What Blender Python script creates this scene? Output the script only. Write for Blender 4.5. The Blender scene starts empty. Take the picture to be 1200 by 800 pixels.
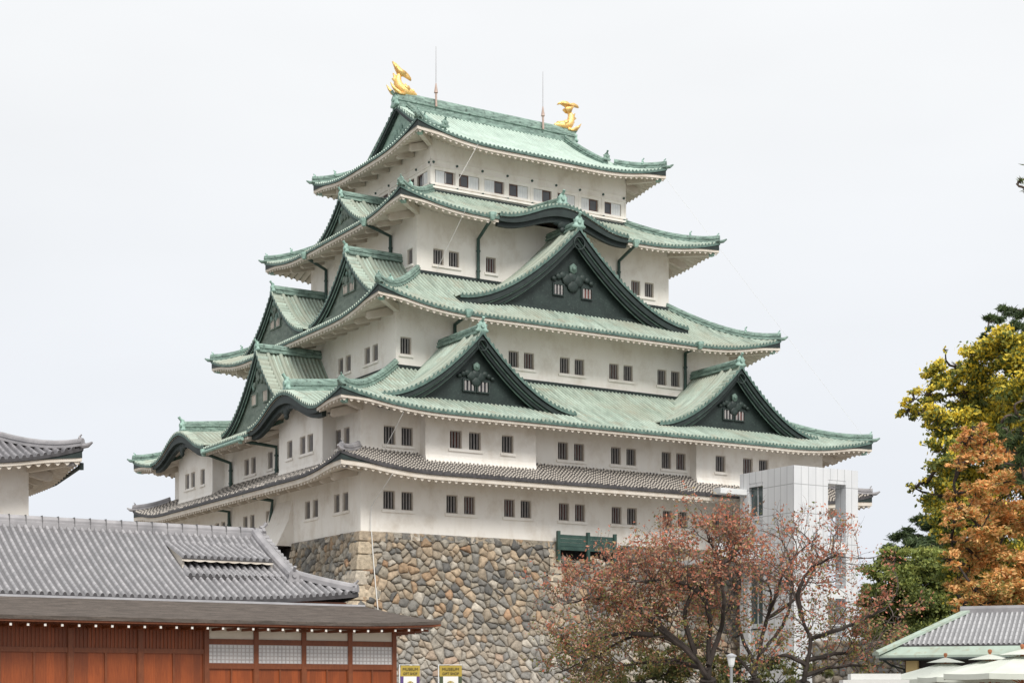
import bpy, math, random
import numpy as np
from mathutils import Vector

SC = bpy.context.scene
COL = SC.collection
rng = np.random.default_rng(7)
random.seed(7)
R = math.radians

# ------------------------------------------------------------------ camera, sky, sun, exposure
EYE = 1.6
FPX = 1907.8
THETA = R(31.3135)
cam_d = bpy.data.cameras.new("camera")
cam = bpy.data.objects.new("camera", cam_d)
COL.objects.link(cam)
cam.location = (0, 0, EYE)
cam.rotation_euler = (R(90), 0, 0)
cam_d.sensor_width = 36.0
cam_d.lens = 36.0 * FPX / 1200.0
cam_d.shift_y = (808.62 - 400.0) / 1200.0
cam_d.clip_start = 0.5
cam_d.clip_end = 8000
SC.camera = cam

SUN_EL, SUN_AZ = R(48), R(22)          # azimuth measured from behind the camera towards its right
world = bpy.data.worlds.new("World")
SC.world = world
world.use_nodes = True
wn, wl = world.node_tree.nodes, world.node_tree.links
wn.clear()
w_out = wn.new("ShaderNodeOutputWorld")
w_bg = wn.new("ShaderNodeBackground")
w_cl = wn.new("ShaderNodeBackground")
w_mix = wn.new("ShaderNodeMixShader")
sky = wn.new("ShaderNodeTexSky")
sky.sky_type = 'NISHITA'
sky.sun_disc = False
sky.sun_elevation = SUN_EL
sky.sun_rotation = math.pi - SUN_AZ
sky.air_density = 1.0
sky.dust_density = 3.0
w_bg.inputs["Strength"].default_value = 0.1
wl.new(sky.outputs["Color"], w_bg.inputs["Color"])
w_tc = wn.new("ShaderNodeTexCoord")
w_sep = wn.new("ShaderNodeSeparateXYZ")
wl.new(w_tc.outputs["Generated"], w_sep.inputs[0])
w_ramp = wn.new("ShaderNodeValToRGB")
wl.new(w_sep.outputs["Z"], w_ramp.inputs["Fac"])
cr = w_ramp.color_ramp
cr.elements[0].position = 0.0
cr.elements[0].color = (0.81, 0.85, 0.925, 1)
cr.elements[1].position = 0.34
cr.elements[1].color = (0.95, 0.965, 0.98, 1)
e = cr.elements.new(1.0)
e.color = (1.12, 1.12, 1.12, 1)
w_noise = wn.new("ShaderNodeTexNoise")
w_noise.inputs["Scale"].default_value = 2.2
w_noise.inputs["Detail"].default_value = 4
w_map = wn.new("ShaderNodeMapping")
w_map.inputs["Scale"].default_value = (1, 1, 3.0)
wl.new(w_tc.outputs["Generated"], w_map.inputs[0])
wl.new(w_map.outputs[0], w_noise.inputs["Vector"])
w_mr = wn.new("ShaderNodeMapRange")
w_mr.inputs[1].default_value = 0.3
w_mr.inputs[2].default_value = 0.7
w_mr.inputs[3].default_value = 0.955
w_mr.inputs[4].default_value = 1.035
wl.new(w_noise.outputs["Fac"], w_mr.inputs[0])
wl.new(w_ramp.outputs["Color"], w_cl.inputs["Color"])
wl.new(w_mr.outputs[0], w_cl.inputs["Strength"])
w_mix.inputs[0].default_value = 0.96
wl.new(w_bg.outputs[0], w_mix.inputs[1])
wl.new(w_cl.outputs[0], w_mix.inputs[2])
wl.new(w_mix.outputs[0], w_out.inputs[0])

sun_d = bpy.data.lights.new("sun", 'SUN')
sun_d.energy = 3.3
sun_d.angle = R(24)
sun_d.color = (1.0, 0.96, 0.9)
sun = bpy.data.objects.new("sun", sun_d)
COL.objects.link(sun)
sd = Vector((math.sin(SUN_AZ) * math.cos(SUN_EL), -math.cos(SUN_AZ) * math.cos(SUN_EL), math.sin(SUN_EL)))
sun.rotation_euler = sd.to_track_quat('Z', 'Y').to_euler()
sun.location = (30, -40, 80)

SC.view_settings.view_transform = 'Standard'
SC.view_settings.look = 'None'
SC.view_settings.exposure = 0.0
SC.view_settings.gamma = 1.0
SC.view_settings.use_curve_mapping = False
SC.render.engine = 'CYCLES'
SC.cycles.max_bounces = 6
SC.cycles.use_denoising = True

# ------------------------------------------------------------------ frames
CU, CD = -0.092965 * 97.183, 97.183
UX, UY = math.cos(THETA), math.sin(THETA)


def k2w(x, y, z):
    """castle frame (z measured from eye level) -> world"""
    return (CU + x * UX - y * UY, CD + x * UY + y * UX, z + EYE)


def pix(px, py, depth):
    """a point at that depth, in the world frame with z from eye level"""
    return np.array([(px - 600.0) / FPX * depth, depth, (808.62 - py) / FPX * depth])


# ------------------------------------------------------------------ materials
def new_mat(name):
    m = bpy.data.materials.new(name)
    m.use_nodes = True
    n, l = m.node_tree.nodes, m.node_tree.links
    b = n["Principled BSDF"]
    return m, n, l, b


def node(n, t, **kw):
    x = n.new("ShaderNode" + t)
    for k, v in kw.items():
        if k.startswith("i_"):
            key = k[2:]
            key = int(key) if key.isdigit() else key
            x.inputs[key].default_value = v
        else:
            setattr(x, k, v)
    return x


def mixc(n, l, fac, a, b, mode='MIX'):
    x = n.new("ShaderNodeMix")
    x.data_type = 'RGBA'
    x.blend_type = mode
    for s, v in ((x.inputs[0], fac), (x.inputs[6], a), (x.inputs[7], b)):
        if hasattr(v, "is_linked"):
            l.new(v, s)
        elif isinstance(v, (int, float)):
            s.default_value = v
        else:
            s.default_value = (*v, 1)
    return x.outputs[2]


def noise(n, l, scale, detail=4, stretch=(1, 1, 1), vec=None, rough=0.55, coord="Object"):
    if vec is None:
        tc = n.new("ShaderNodeTexCoord")
        vec = tc.outputs[coord]
    mp = n.new("ShaderNodeMapping")
    mp.inputs["Scale"].default_value = stretch
    l.new(vec, mp.inputs[0])
    t = n.new("ShaderNodeTexNoise")
    t.inputs["Scale"].default_value = scale
    t.inputs["Detail"].default_value = detail
    t.inputs["Roughness"].default_value = rough
    l.new(mp.outputs[0], t.inputs["Vector"])
    return t.outputs["Fac"]


def rng_node(n, l, v, a, b, c=0.0, d=1.0):
    x = n.new("ShaderNodeMapRange")
    l.new(v, x.inputs[0])
    for i, q in enumerate((a, b, c, d)):
        x.inputs[i + 1].default_value = q
    return x.outputs[0]


def bump(n, l, b, h, dist=0.02, strength=0.5):
    x = n.new("ShaderNodeBump")
    x.inputs["Distance"].default_value = dist
    x.inputs["Strength"].default_value = strength
    l.new(h, x.inputs["Height"])
    l.new(x.outputs[0], b.inputs["Normal"])


def simple(name, c1, c2, scale=3.0, rough=0.7, metal=0.0, stretch=(1, 1, 1), lo=0.35, hi=0.65, bmp=0.0, c3=None, s3=14.0):
    m, n, l, b = new_mat(name)
    f = rng_node(n, l, noise(n, l, scale, 5, stretch), lo, hi)
    c = mixc(n, l, f, c1, c2)
    if c3:
        f3 = rng_node(n, l, noise(n, l, s3, 3), 0.55, 0.75)
        c = mixc(n, l, f3, c, c3)
    l.new(c, b.inputs["Base Color"])
    b.inputs["Roughness"].default_value = rough
    b.inputs["Metallic"].default_value = metal
    if bmp:
        bump(n, l, b, noise(n, l, scale * 6, 4, stretch), bmp, 0.6)
    return m


def attr(n, name):
    a = n.new("ShaderNodeAttribute")
    a.attribute_name = name
    return a


def tile_copper(name, light, mid, dark, stain):
    m, n, l, b = new_mat(name)
    a = attr(n, "tile")
    s = n.new("ShaderNodeSeparateXYZ")
    l.new(a.outputs["Vector"], s.inputs[0])
    cmb = n.new("ShaderNodeCombineXYZ")
    mul = node(n, "Math", operation='MULTIPLY', i_1=37.0)
    l.new(s.outputs[0], mul.inputs[0])
    l.new(mul.outputs[0], cmb.inputs[0])
    l.new(s.outputs[1], cmb.inputs[1])
    streak = noise(n, l, 1.0, 4, (1, 0.55, 1), cmb.outputs[0])
    big = noise(n, l, 0.35, 5)
    c = mixc(n, l, rng_node(n, l, big, 0.35, 0.65), light, mid)
    c = mixc(n, l, rng_node(n, l, streak, 0.44, 0.72, 0.0, 0.75), c, dark)
    st = noise(n, l, 0.9, 6, (1, 1, 1.6))
    c = mixc(n, l, rng_node(n, l, st, 0.52, 0.70, 0.0, 0.7), c, stain)
    st2 = noise(n, l, 0.16, 3, (1, 1, 1))
    c = mixc(n, l, rng_node(n, l, st2, 0.50, 0.68, 0.0, 0.55), c, stain)
    # short seams across each rib
    wv = node(n, "Math", operation='FRACT')
    m2 = node(n, "Math", operation='MULTIPLY', i_1=2.2)
    l.new(s.outputs[1], m2.inputs[0])
    l.new(m2.outputs[0], wv.inputs[0])
    seam = node(n, "Math", operation='GREATER_THAN', i_1=0.9)
    l.new(wv.outputs[0], seam.inputs[0])
    sm = node(n, "Math", operation='MULTIPLY', i_1=0.22)
    l.new(seam.outputs[0], sm.inputs[0])
    c = mixc(n, l, sm.outputs[0], c, dark)
    # the flat sheets between the round battens are coloured darker and browner
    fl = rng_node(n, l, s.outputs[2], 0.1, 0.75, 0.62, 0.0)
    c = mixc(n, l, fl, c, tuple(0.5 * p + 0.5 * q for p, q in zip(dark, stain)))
    l.new(c, b.inputs["Base Color"])
    b.inputs["Roughness"].default_value = 0.62
    return m


def tile_clay(name, light, dark, mortar=None):
    m, n, l, b = new_mat(name)
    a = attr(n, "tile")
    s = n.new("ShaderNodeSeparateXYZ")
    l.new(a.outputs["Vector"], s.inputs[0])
    cmb = n.new("ShaderNodeCombineXYZ")
    mul = node(n, "Math", operation='MULTIPLY', i_1=91.0)
    l.new(s.outputs[0], mul.inputs[0])
    l.new(mul.outputs[0], cmb.inputs[0])
    fl = node(n, "Math", operation='MULTIPLY', i_1=3.8)
    l.new(s.outputs[1], fl.inputs[0])
    flo = node(n, "Math", operation='FLOOR')
    l.new(fl.outputs[0], flo.inputs[0])
    l.new(flo.outputs[0], cmb.inputs[1])
    wn_ = n.new("ShaderNodeTexWhiteNoise")
    l.new(cmb.outputs[0], wn_.inputs["Vector"])
    c = mixc(n, l, wn_.outputs["Value"], light, dark)
    big = noise(n, l, 0.8, 5)
    c = mixc(n, l, rng_node(n, l, big, 0.45, 0.75, 0, 0.5), c, dark)
    fr = node(n, "Math", operation='FRACT')
    l.new(fl.outputs[0], fr.inputs[0])
    if mortar:
        # white plaster bands over the joints of the round tiles, staggered rib to rib
        ad = node(n, "Math", operation='ADD')
        rr = node(n, "Math", operation='GREATER_THAN', i_1=0.5)
        l.new(s.outputs[0], rr.inputs[0])
        hv = node(n, "Math", operation='MULTIPLY', i_1=0.5)
        l.new(rr.outputs[0], hv.inputs[0])
        l.new(fl.outputs[0], ad.inputs[0])
        l.new(hv.outputs[0], ad.inputs[1])
        f2 = node(n, "Math", operation='FRACT')
        l.new(ad.outputs[0], f2.inputs[0])
        g = node(n, "Math", operation='GREATER_THAN', i_1=0.5)
        l.new(f2.outputs[0], g.inputs[0])
        h = node(n, "Math", operation='GREATER_THAN', i_1=0.3)
        l.new(s.outputs[2], h.inputs[0])
        mm = node(n, "Math", operation='MULTIPLY')
        l.new(g.outputs[0], mm.inputs[0])
        l.new(h.outputs[0], mm.inputs[1])
        c = mixc(n, l, mm.outputs[0], c, mortar)
    else:
        g = node(n, "Math", operation='GREATER_THAN', i_1=0.88)
        l.new(fr.outputs[0], g.inputs[0])
        sm = node(n, "Math", operation='MULTIPLY', i_1=0.55)
        l.new(g.outputs[0], sm.inputs[0])
        c = mixc(n, l, sm.outputs[0], c, tuple(q * 0.4 for q in dark))
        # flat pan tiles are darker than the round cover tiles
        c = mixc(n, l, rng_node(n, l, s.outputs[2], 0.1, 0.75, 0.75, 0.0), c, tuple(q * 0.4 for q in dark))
    l.new(c, b.inputs["Base Color"])
    b.inputs["Roughness"].default_value = 0.45
    return m


def attr_col(name, rough=0.8, bmp=0.0, trans=0.0, mottle=0.25, scale=7.0):
    m, n, l, b = new_mat(name)
    a = attr(n, "col")
    c = a.outputs["Color"]
    if mottle:
        f = rng_node(n, l, noise(n, l, scale, 5), 0.3, 0.7, 1 - mottle, 1 + mottle)
        hsv = n.new("ShaderNodeHueSaturation")
        l.new(f, hsv.inputs["Value"])
        l.new(c, hsv.inputs["Color"])
        c = hsv.outputs[0]
    l.new(c, b.inputs["Base Color"])
    b.inputs["Roughness"].default_value = rough
    if bmp:
        bump(n, l, b, noise(n, l, 9, 5), bmp, 0.8)
    if trans:
        t = n.new("ShaderNodeBsdfTranslucent")
        l.new(c, t.inputs[0])
        mx = n.new("ShaderNodeMixShader")
        mx.inputs[0].default_value = trans
        l.new(b.outputs[0], mx.inputs[1])
        l.new(t.outputs[0], mx.inputs[2])
        l.new(mx.outputs[0], n["Material Output"].inputs[0])
    return m


def plaster_mat(name, c1, c2, c3, streak=0.35):
    m, n, l, b = new_mat(name)
    f = rng_node(n, l, noise(n, l, 0.45, 6), 0.35, 0.7)
    c = mixc(n, l, f, c1, c2)
    f2 = rng_node(n, l, noise(n, l, 1.6, 6, (1.1, 1.1, 0.3)), 0.52, 0.78, 0, streak * .6)
    c = mixc(n, l, f2, c, c3)
    f3 = rng_node(n, l, noise(n, l, 0.7, 8, (1, 1, .8), None, 0.65), 0.50, 0.74, 0, streak * 1.15)
    c = mixc(n, l, f3, c, tuple(q * .9 for q in c3))
    l.new(c, b.inputs["Base Color"])
    b.inputs["Roughness"].default_value = 0.85
    bump(n, l, b, noise(n, l, 2.5, 6), 0.03, 0.35)
    return m


M = {}
M['plaster'] = plaster_mat("castle_plaster", (0.87, 0.84, 0.79), (0.82, 0.785, 0.725), (0.64, 0.565, 0.47), 0.55)
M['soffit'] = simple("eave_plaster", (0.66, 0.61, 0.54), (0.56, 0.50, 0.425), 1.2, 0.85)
M['copper'] = tile_copper("patina_copper_tiles", (0.455, 0.545, 0.47), (0.36, 0.445, 0.375), (0.15, 0.195, 0.16), (0.34, 0.325, 0.25))
M['copper_top'] = tile_copper("pale_patina_tiles", (0.52, 0.635, 0.56), (0.45, 0.56, 0.485), (0.31, 0.40, 0.35), (0.38, 0.45, 0.385))
M['ridge'] = simple("ridge_copper", (0.27, 0.385, 0.33), (0.09, 0.14, 0.12), 1.6, 0.6, 0, (1, 1, 5), 0.35, 0.7, 0.02, (0.04, 0.06, 0.05), 5)
M['ornament'] = simple("ornament_copper", (0.36, 0.53, 0.46), (0.16, 0.26, 0.22), 3.0, 0.6, 0, (1, 1, 1), 0.35, 0.7, 0.02)
M['barge'] = simple("dark_bargeboard", (0.007, 0.015, 0.0145), (0.016, 0.03, 0.027), 1.5, 0.6)
M['barge_line'] = simple("bargeboard_line", (0.10, 0.16, 0.135), (0.18, 0.27, 0.23), 2.5, 0.6)
M['panel'] = simple("dark_gable_panel", (0.008, 0.018, 0.016), (0.018, 0.033, 0.029), 1.3, 0.6, 0, (1, 1, 1), 0.35, 0.65, 0.02, (0.035, 0.055, 0.047), 7)
M['panel_grey'] = simple("weathered_gable_panel", (0.10, 0.135, 0.11), (0.17, 0.21, 0.175), 1.5, 0.65, 0, (1, 1, 2), 0.35, 0.65, 0.02, (0.05, 0.08, 0.07), 6)
M['pipe'] = simple("dark_green_pipe", (0.018, 0.05, 0.042), (0.04, 0.085, 0.07), 2, 0.5)
M['dark'] = simple("dark_interior", (0.012, 0.012, 0.014), (0.03, 0.022, 0.022), 3, 0.6)
M['pane'] = None
def _pane():
    m, n, l, b = new_mat("window_interior")
    oi = n.new("ShaderNodeObjectInfo")
    f = rng_node(n, l, oi.outputs["Random"], 0.62, 0.66)
    f2 = rng_node(n, l, noise(n, l, 2.6, 2, (1, 1, .15)), 0.46, 0.5)
    mm = node(n, "Math", operation='MULTIPLY')
    l.new(f, mm.inputs[0])
    l.new(f2, mm.inputs[1])
    c = mixc(n, l, mm.outputs[0], (0.014, 0.015, 0.02), (0.17, 0.055, 0.045))
    l.new(c, b.inputs["Base Color"])
    b.inputs["Roughness"].default_value = 0.5
    return m
M['pane'] = _pane()
M['bars'] = simple("window_bars", (0.23, 0.22, 0.215), (0.31, 0.295, 0.285), 3, 0.7)
M['glass'] = simple("dark_glass", (0.05, 0.052, 0.06), (0.08, 0.082, 0.09), .6, 0.12)
M['panel_green'] = simple("pale_copper_panel", (0.20, 0.30, 0.25), (0.30, 0.42, 0.36), 1.5, 0.65, 0, (1, 1, 2), 0.35, 0.65, 0.02, (0.08, 0.13, 0.11), 6)
M['tile_end'] = simple("dark_tile_ends", (0.05, 0.095, 0.08), (0.11, 0.18, 0.155), 3.0, 0.6)
M['clay_end'] = simple("dark_clay_tile_ends", (0.035, 0.033, 0.035), (0.07, 0.066, 0.07), 3.0, 0.6)
M['frame'] = simple("window_frame", (0.42, 0.37, 0.31), (0.55, 0.5, 0.44), 2, 0.8)
M['brown_frame'] = simple("brown_frame", (0.09, 0.05, 0.04), (0.14, 0.08, 0.06), 3, 0.6)
M['shutter'] = simple("white_shutter", (0.74, 0.75, 0.75), (0.66, 0.68, 0.69), 2, 0.6)
M['gold'] = simple("gold_leaf", (1.0, 0.70, 0.30), (0.92, 0.58, 0.20), 4, 0.42, 0.8, (1, 1, 1), 0.35, 0.65, 0.05)
M['skirt_tile'] = tile_clay("plastered_grey_tiles", (0.13, 0.12, 0.115), (0.05, 0.047, 0.047), (0.50, 0.46, 0.41))
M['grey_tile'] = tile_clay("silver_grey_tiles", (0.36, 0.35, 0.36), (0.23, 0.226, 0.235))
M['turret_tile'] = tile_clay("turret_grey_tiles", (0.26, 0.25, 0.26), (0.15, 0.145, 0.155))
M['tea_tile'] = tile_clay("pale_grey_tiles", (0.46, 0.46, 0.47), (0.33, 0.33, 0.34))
M['grey_ridge'] = simple("grey_ridge_tiles", (0.34, 0.33, 0.34), (0.21, 0.205, 0.215), 1.2, 0.5, 0, (1, 1, 1))
M['stone'] = attr_col("rubble_stone", 0.85, 0.06, 0, 0.35, 4.0)
M['mortar'] = simple("stone_gap_fill", (0.16, 0.14, 0.115), (0.26, 0.22, 0.18), 4, 0.9)
M['leaf'] = attr_col("leaf", 0.6, 0, 0.3, 0.15, 0.8)
M['bark'] = simple("dark_bark", (0.020, 0.015, 0.012), (0.05, 0.038, 0.032), 2.5, 0.9, 0, (1, 1, .3), 0.35, 0.65, 0.03)
M['pine_bark'] = simple("pine_bark", (0.06, 0.045, 0.035), (0.12, 0.09, 0.07), 3, 0.9)
M['ground'] = simple("gravel_ground", (0.22, 0.20, 0.17), (0.30, 0.28, 0.25), 0.3, 0.95)


# ------------------------------------------------------------------ mesh helper
class MB:
    def __init__(s):
        s.v, s.f, s.m, s.at, s.cl, s.n = [], [], [], [], [], 0
        s.has_at = s.has_cl = False

    def add(s, verts, faces, mat=0, at=None, cl=None):
        verts = np.asarray(verts, float).reshape(-1, 3)
        k = len(verts)
        s.v.append(verts)
        if isinstance(faces, np.ndarray):
            s.f.append(faces + s.n)
            nf = len(faces)
        else:
            s.f.append([tuple(i + s.n for i in f) for f in faces])
            nf = len(faces)
        s.m.append(np.full(nf, mat, int))
        if at is not None:
            s.has_at = True
            s.at.append(np.asarray(at, float).reshape(-1, 3))
        else:
            s.at.append(np.zeros((k, 3)))
        if cl is not None:
            s.has_cl = True
            cl = np.asarray(cl, float)
            s.cl.append(np.broadcast_to(cl, (k, 3)).copy())
        else:
            s.cl.append(np.full((k, 3), 0.5))
        s.n += k

    def build(s, name, mats, parent=None, smooth=False):
        if not isinstance(mats, (list, tuple)):
            mats = [mats]
        V = np.concatenate(s.v) if s.v else np.zeros((0, 3))
        off = origin_of(parent)
        V = V - off
        tot, idx = [], []
        for f in s.f:
            if isinstance(f, np.ndarray):
                tot.append(np.full(len(f), f.shape[1], int))
                idx.append(f.ravel())
            elif f:
                tot.append(np.array([len(q) for q in f]))
                idx.append(np.array([i for q in f for i in q]))
        tot = np.concatenate(tot)
        idx = np.concatenate(idx)
        me = bpy.data.meshes.new(name)
        me.vertices.add(len(V))
        me.vertices.foreach_set("co", V.ravel())
        me.loops.add(len(idx))
        me.loops.foreach_set("vertex_index", idx)
        me.polygons.add(len(tot))
        me.polygons.foreach_set("loop_start", np.concatenate([[0], np.cumsum(tot)[:-1]]))
        me.polygons.foreach_set("loop_total", tot)
        me.polygons.foreach_set("material_index", np.concatenate(s.m))
        me.polygons.foreach_set("use_smooth", np.full(len(tot), bool(smooth)))
        for m in mats:
            me.materials.append(m)
        if s.has_at:
            a = me.attributes.new("tile", 'FLOAT_VECTOR', 'POINT')
            a.data.foreach_set("vector", np.concatenate(s.at).ravel())
        if s.has_cl:
            a = me.attributes.new("col", 'FLOAT_VECTOR', 'POINT')
            a.data.foreach_set("vector", np.concatenate(s.cl).ravel())
        me.update(calc_edges=True)
        me.validate()
        o = bpy.data.objects.new(name, me)
        COL.objects.link(o)
        if parent is not None:
            o.parent = parent
        return o

    # ---- shapes
    def box(s, a, b, mat=0, fr=None, cl=None):
        x0, y0, z0 = a
        x1, y1, z1 = b
        p = np.array([(x0, y0, z0), (x1, y0, z0), (x1, y1, z0), (x0, y1, z0),
                      (x0, y0, z1), (x1, y0, z1), (x1, y1, z1), (x0, y1, z1)], float)
        if fr is not None:
            p = fr(p[:, 0], p[:, 1], p[:, 2])
        s.add(p, np.array([(0, 3, 2, 1), (4, 5, 6, 7), (0, 1, 5, 4), (1, 2, 6, 5), (2, 3, 7, 6), (3, 0, 4, 7)]), mat, cl=cl)

    def tube(s, pts, rad, seg=8, mat=0, cl=None, caps=True):
        pts = np.asarray(pts, float)
        k = len(pts)
        rad = np.broadcast_to(np.asarray(rad, float), (k,))
        tan = np.gradient(pts, axis=0)
        tan /= np.linalg.norm(tan, axis=1)[:, None] + 1e-9
        ref = np.array([0, 0, 1.0])
        if abs(tan[0] @ ref) > 0.9:
            ref = np.array([1.0, 0, 0])
        n1 = np.cross(tan[0], ref)
        n1 /= np.linalg.norm(n1)
        rows = []
        ang = np.arange(seg) / seg * 2 * np.pi
        for i in range(k):
            n1 = n1 - tan[i] * (n1 @ tan[i])
            n1 /= np.linalg.norm(n1) + 1e-9
            n2 = np.cross(tan[i], n1)
            rows.append(pts[i] + rad[i] * (np.cos(ang)[:, None] * n1 + np.sin(ang)[:, None] * n2))
        V = np.concatenate(rows)
        i, j = np.meshgrid(np.arange(k - 1), np.arange(seg), indexing='ij')
        a = i * seg + j
        b = i * seg + (j + 1) % seg
        F = np.stack([a, b, b + seg, a + seg], -1).reshape(-1, 4)
        s.add(V, F, mat, cl=cl)
        if caps:
            s.add(rows[0], [tuple(range(seg))[::-1]], mat, cl=cl)
            s.add(rows[-1], [tuple(range(seg))], mat, cl=cl)

    def sweep(s, path, prof, mat=0, side=None):
        """sweep a closed (lateral, up) profile along a path, kept upright"""
        path = np.asarray(path, float)
        prof = np.asarray(prof, float)
        k, q = len(path), len(prof)
        tan = np.gradient(path, axis=0)
        tan[:, 2] = 0
        tan /= np.linalg.norm(tan, axis=1)[:, None] + 1e-9
        lat = np.stack([tan[:, 1], -tan[:, 0], np.zeros(k)], -1)
        if side is not None:
            lat = np.broadcast_to(np.asarray(side, float), (k, 3))
        V = path[:, None, :] + lat[:, None, :] * prof[None, :, 0, None] + np.array([0, 0, 1.0]) * prof[None, :, 1, None]
        i, j = np.meshgrid(np.arange(k - 1), np.arange(q), indexing='ij')
        a = i * q + j
        b = i * q + (j + 1) % q
        s.add(V.reshape(-1, 3), np.stack([a, b, b + q, a + q], -1).reshape(-1, 4), mat)
        s.add(V[0], [tuple(range(q))[::-1]], mat)
        s.add(V[-1], [tuple(range(q))], mat)

    def sheet(s, P, mat=0, at=None):
        """grid of points [a, b, 3]"""
        a, b = P.shape[:2]
        i, j = np.meshgrid(np.arange(a - 1), np.arange(b - 1), indexing='ij')
        q = i * b + j
        s.add(P.reshape(-1, 3), np.stack([q, q + b, q + b + 1, q + 1], -1).reshape(-1, 4), mat,
              None if at is None else at.reshape(-1, 3))

    def ball(s, c, r, mat=0, nu=10, nv=7, cl=None):
        c = np.asarray(c, float)
        r = np.broadcast_to(np.asarray(r, float), (3,))
        u = np.arange(nu) / nu * 2 * np.pi
        v = np.linspace(0, np.pi, nv)
        P = np.stack([np.outer(np.sin(v), np.cos(u)), np.outer(np.sin(v), np.sin(u)), np.outer(np.cos(v), np.ones(nu))], -1) * r + c
        i, j = np.meshgrid(np.arange(nv - 1), np.arange(nu), indexing='ij')
        a = i * nu + j
        b = i * nu + (j + 1) % nu
        s.add(P.reshape(-1, 3), np.stack([a, a + nu, b + nu, b], -1).reshape(-1, 4), mat, cl=cl)

    def prism(s, outline, off, mat=0, cl=None):
        """closed outline (k,3) extruded by the vector off"""
        P = np.asarray(outline, float)
        k = len(P)
        Q = P + np.asarray(off, float)
        F = [tuple(range(k)), tuple(range(2 * k - 1, k - 1, -1))]
        F += [(i, i + k, (i + 1) % k + k, (i + 1) % k) for i in range(k)]
        s.add(np.concatenate([P, Q]), F, mat, cl=cl)


ORIGIN = {}


def origin_of(o):
    while o is not None:
        if o.name in ORIGIN:
            return ORIGIN[o.name]
        o = o.parent
    return np.zeros(3)


def tag(o, label, cat, group=None, kind=None):
    o["label"] = label
    o["category"] = cat
    if group:
        o["group"] = group
    if kind:
        o["kind"] = kind
    return o


def thing(name, label, cat, o, frame='K', rot=0.0, group=None):
    """an Empty at the thing's base; o is in the castle frame 'K' or the world frame 'W' (z from eye level)"""
    e = bpy.data.objects.new(name, None)
    COL.objects.link(e)
    e.empty_display_size = 0.5
    if frame == 'K':
        e.location = k2w(*o)
        e.rotation_euler = (0, 0, THETA)
        ORIGIN[e.name] = np.array(o, float)
    elif frame == 'W':
        e.location = (o[0], o[1], o[2] + EYE)
        ORIGIN[e.name] = np.array(o, float)
    else:                                   # 'L': parts are modelled in the thing's own frame
        e.location = (o[0], o[1], o[2] + EYE)
        e.rotation_euler = (0, 0, rot)
        ORIGIN[e.name] = np.zeros(3)
    return tag(e, label, cat, group)


def copy_tree(o, parent=None):
    c = o.copy()
    COL.objects.link(c)
    if o.name in ORIGIN:
        ORIGIN[c.name] = ORIGIN[o.name]
    if parent is not None:
        c.parent = parent
    for ch in list(o.children):
        copy_tree(ch, c)
    return c


# ------------------------------------------------------------------ roof machinery
class Side:
    """one side of a building: s runs along the eave, d runs inwards"""

    def __init__(s, o, ds, dd):
        s.o, s.ds, s.dd = np.array(o, float), np.array(ds, float), np.array(dd, float)

    def __call__(s, ss, d, z):
        ss, d, z = np.broadcast_arrays(np.asarray(ss, float), np.asarray(d, float), np.asarray(z, float))
        x = s.o[0] + s.ds[0] * ss + s.dd[0] * d
        y = s.o[1] + s.ds[1] * ss + s.dd[1] * d
        return np.stack([x, y, z], -1)

    def sub(s, ss, d):
        return Side(s.o + s.ds * ss + s.dd * d, s.ds, s.dd)


def four_sides(cx, cy, hx, hy):
    return {'f': (Side((cx, cy - hy), (1, 0), (0, 1)), hx, hy), 'r': (Side((cx + hx, cy), (0, 1), (-1, 0)), hy, hx),
            'b': (Side((cx, cy + hy), (-1, 0), (0, -1)), hx, hy), 'l': (Side((cx - hx, cy), (0, -1), (1, 0)), hy, hx)}


RIB = [(-0.5, 0), (-0.29, 0), (-0.23, 0.62), (-0.09, 1), (0.09, 1), (0.23, 0.62), (0.29, 0)]


def rib_columns(s0, s1, pitch):
    n = max(1, int(round((s1 - s0) / pitch)))
    p = (s1 - s0) / n
    S, Hh, Rn = [], [], []
    for i in range(n):
        r = rng.random()
        for a, h in RIB:
            S.append(s0 + (i + 0.5 + a) * p)
            Hh.append(h)
            Rn.append(r)
    S.append(s1)
    Hh.append(0)
    Rn.append(rng.random())
    return np.array(S), np.array(Hh), np.array(Rn)


def tile_sheet(mb, mapf, s0, s1, d0f, d1f, zf, pitch=0.3, h=0.10, nd=12, mat=0, cap=0.13, cmat=None):
    S, Hh, Rn = rib_columns(s0, s1, pitch)
    d0 = d0f(S) if callable(d0f) else np.full(len(S), float(d0f))
    d1 = d1f(S) if callable(d1f) else np.full(len(S), float(d1f))
    ok = d1 - d0 > 0.03
    t = np.linspace(0, 1, nd)
    D = d0[:, None] + (d1 - d0)[:, None] * t[None, :]
    Z = zf(S[:, None] + 0 * D, D)
    top = Z + h * Hh[:, None]
    P = mapf(S[:, None] + 0 * D, D, top)
    A = np.stack([Rn[:, None] + 0 * D, D, Hh[:, None] + 0 * D], -1)
    P0 = A0 = None
    if cap:
        P0 = mapf(S, D[:, 0], Z[:, 0] - cap)[:, None, :]
        A0 = np.stack([Rn, D[:, 0] - 0.3, 0 * Rn], -1)[:, None, :]
    # split into runs of live columns
    i = 0
    while i < len(S):
        if not ok[i]:
            i += 1
            continue
        j = i
        while j + 1 < len(S) and ok[j + 1]:
            j += 1
        a, b = max(0, i - 1), min(len(S) - 1, j + 1)
        a = i if d1[a] - d0[a] < -0.5 else a
        b = j if d1[b] - d0[b] < -0.5 else b
        if b > a:
            mb.sheet(P[a:b + 1], mat, A[a:b + 1])
            if cap:
                mb.sheet(np.concatenate([P0, P[:, :1]], 1)[a:b + 1], mat if cmat is None else cmat, np.concatenate([A0, A[:, :1]], 1)[a:b + 1])
        i = j + 1


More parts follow.
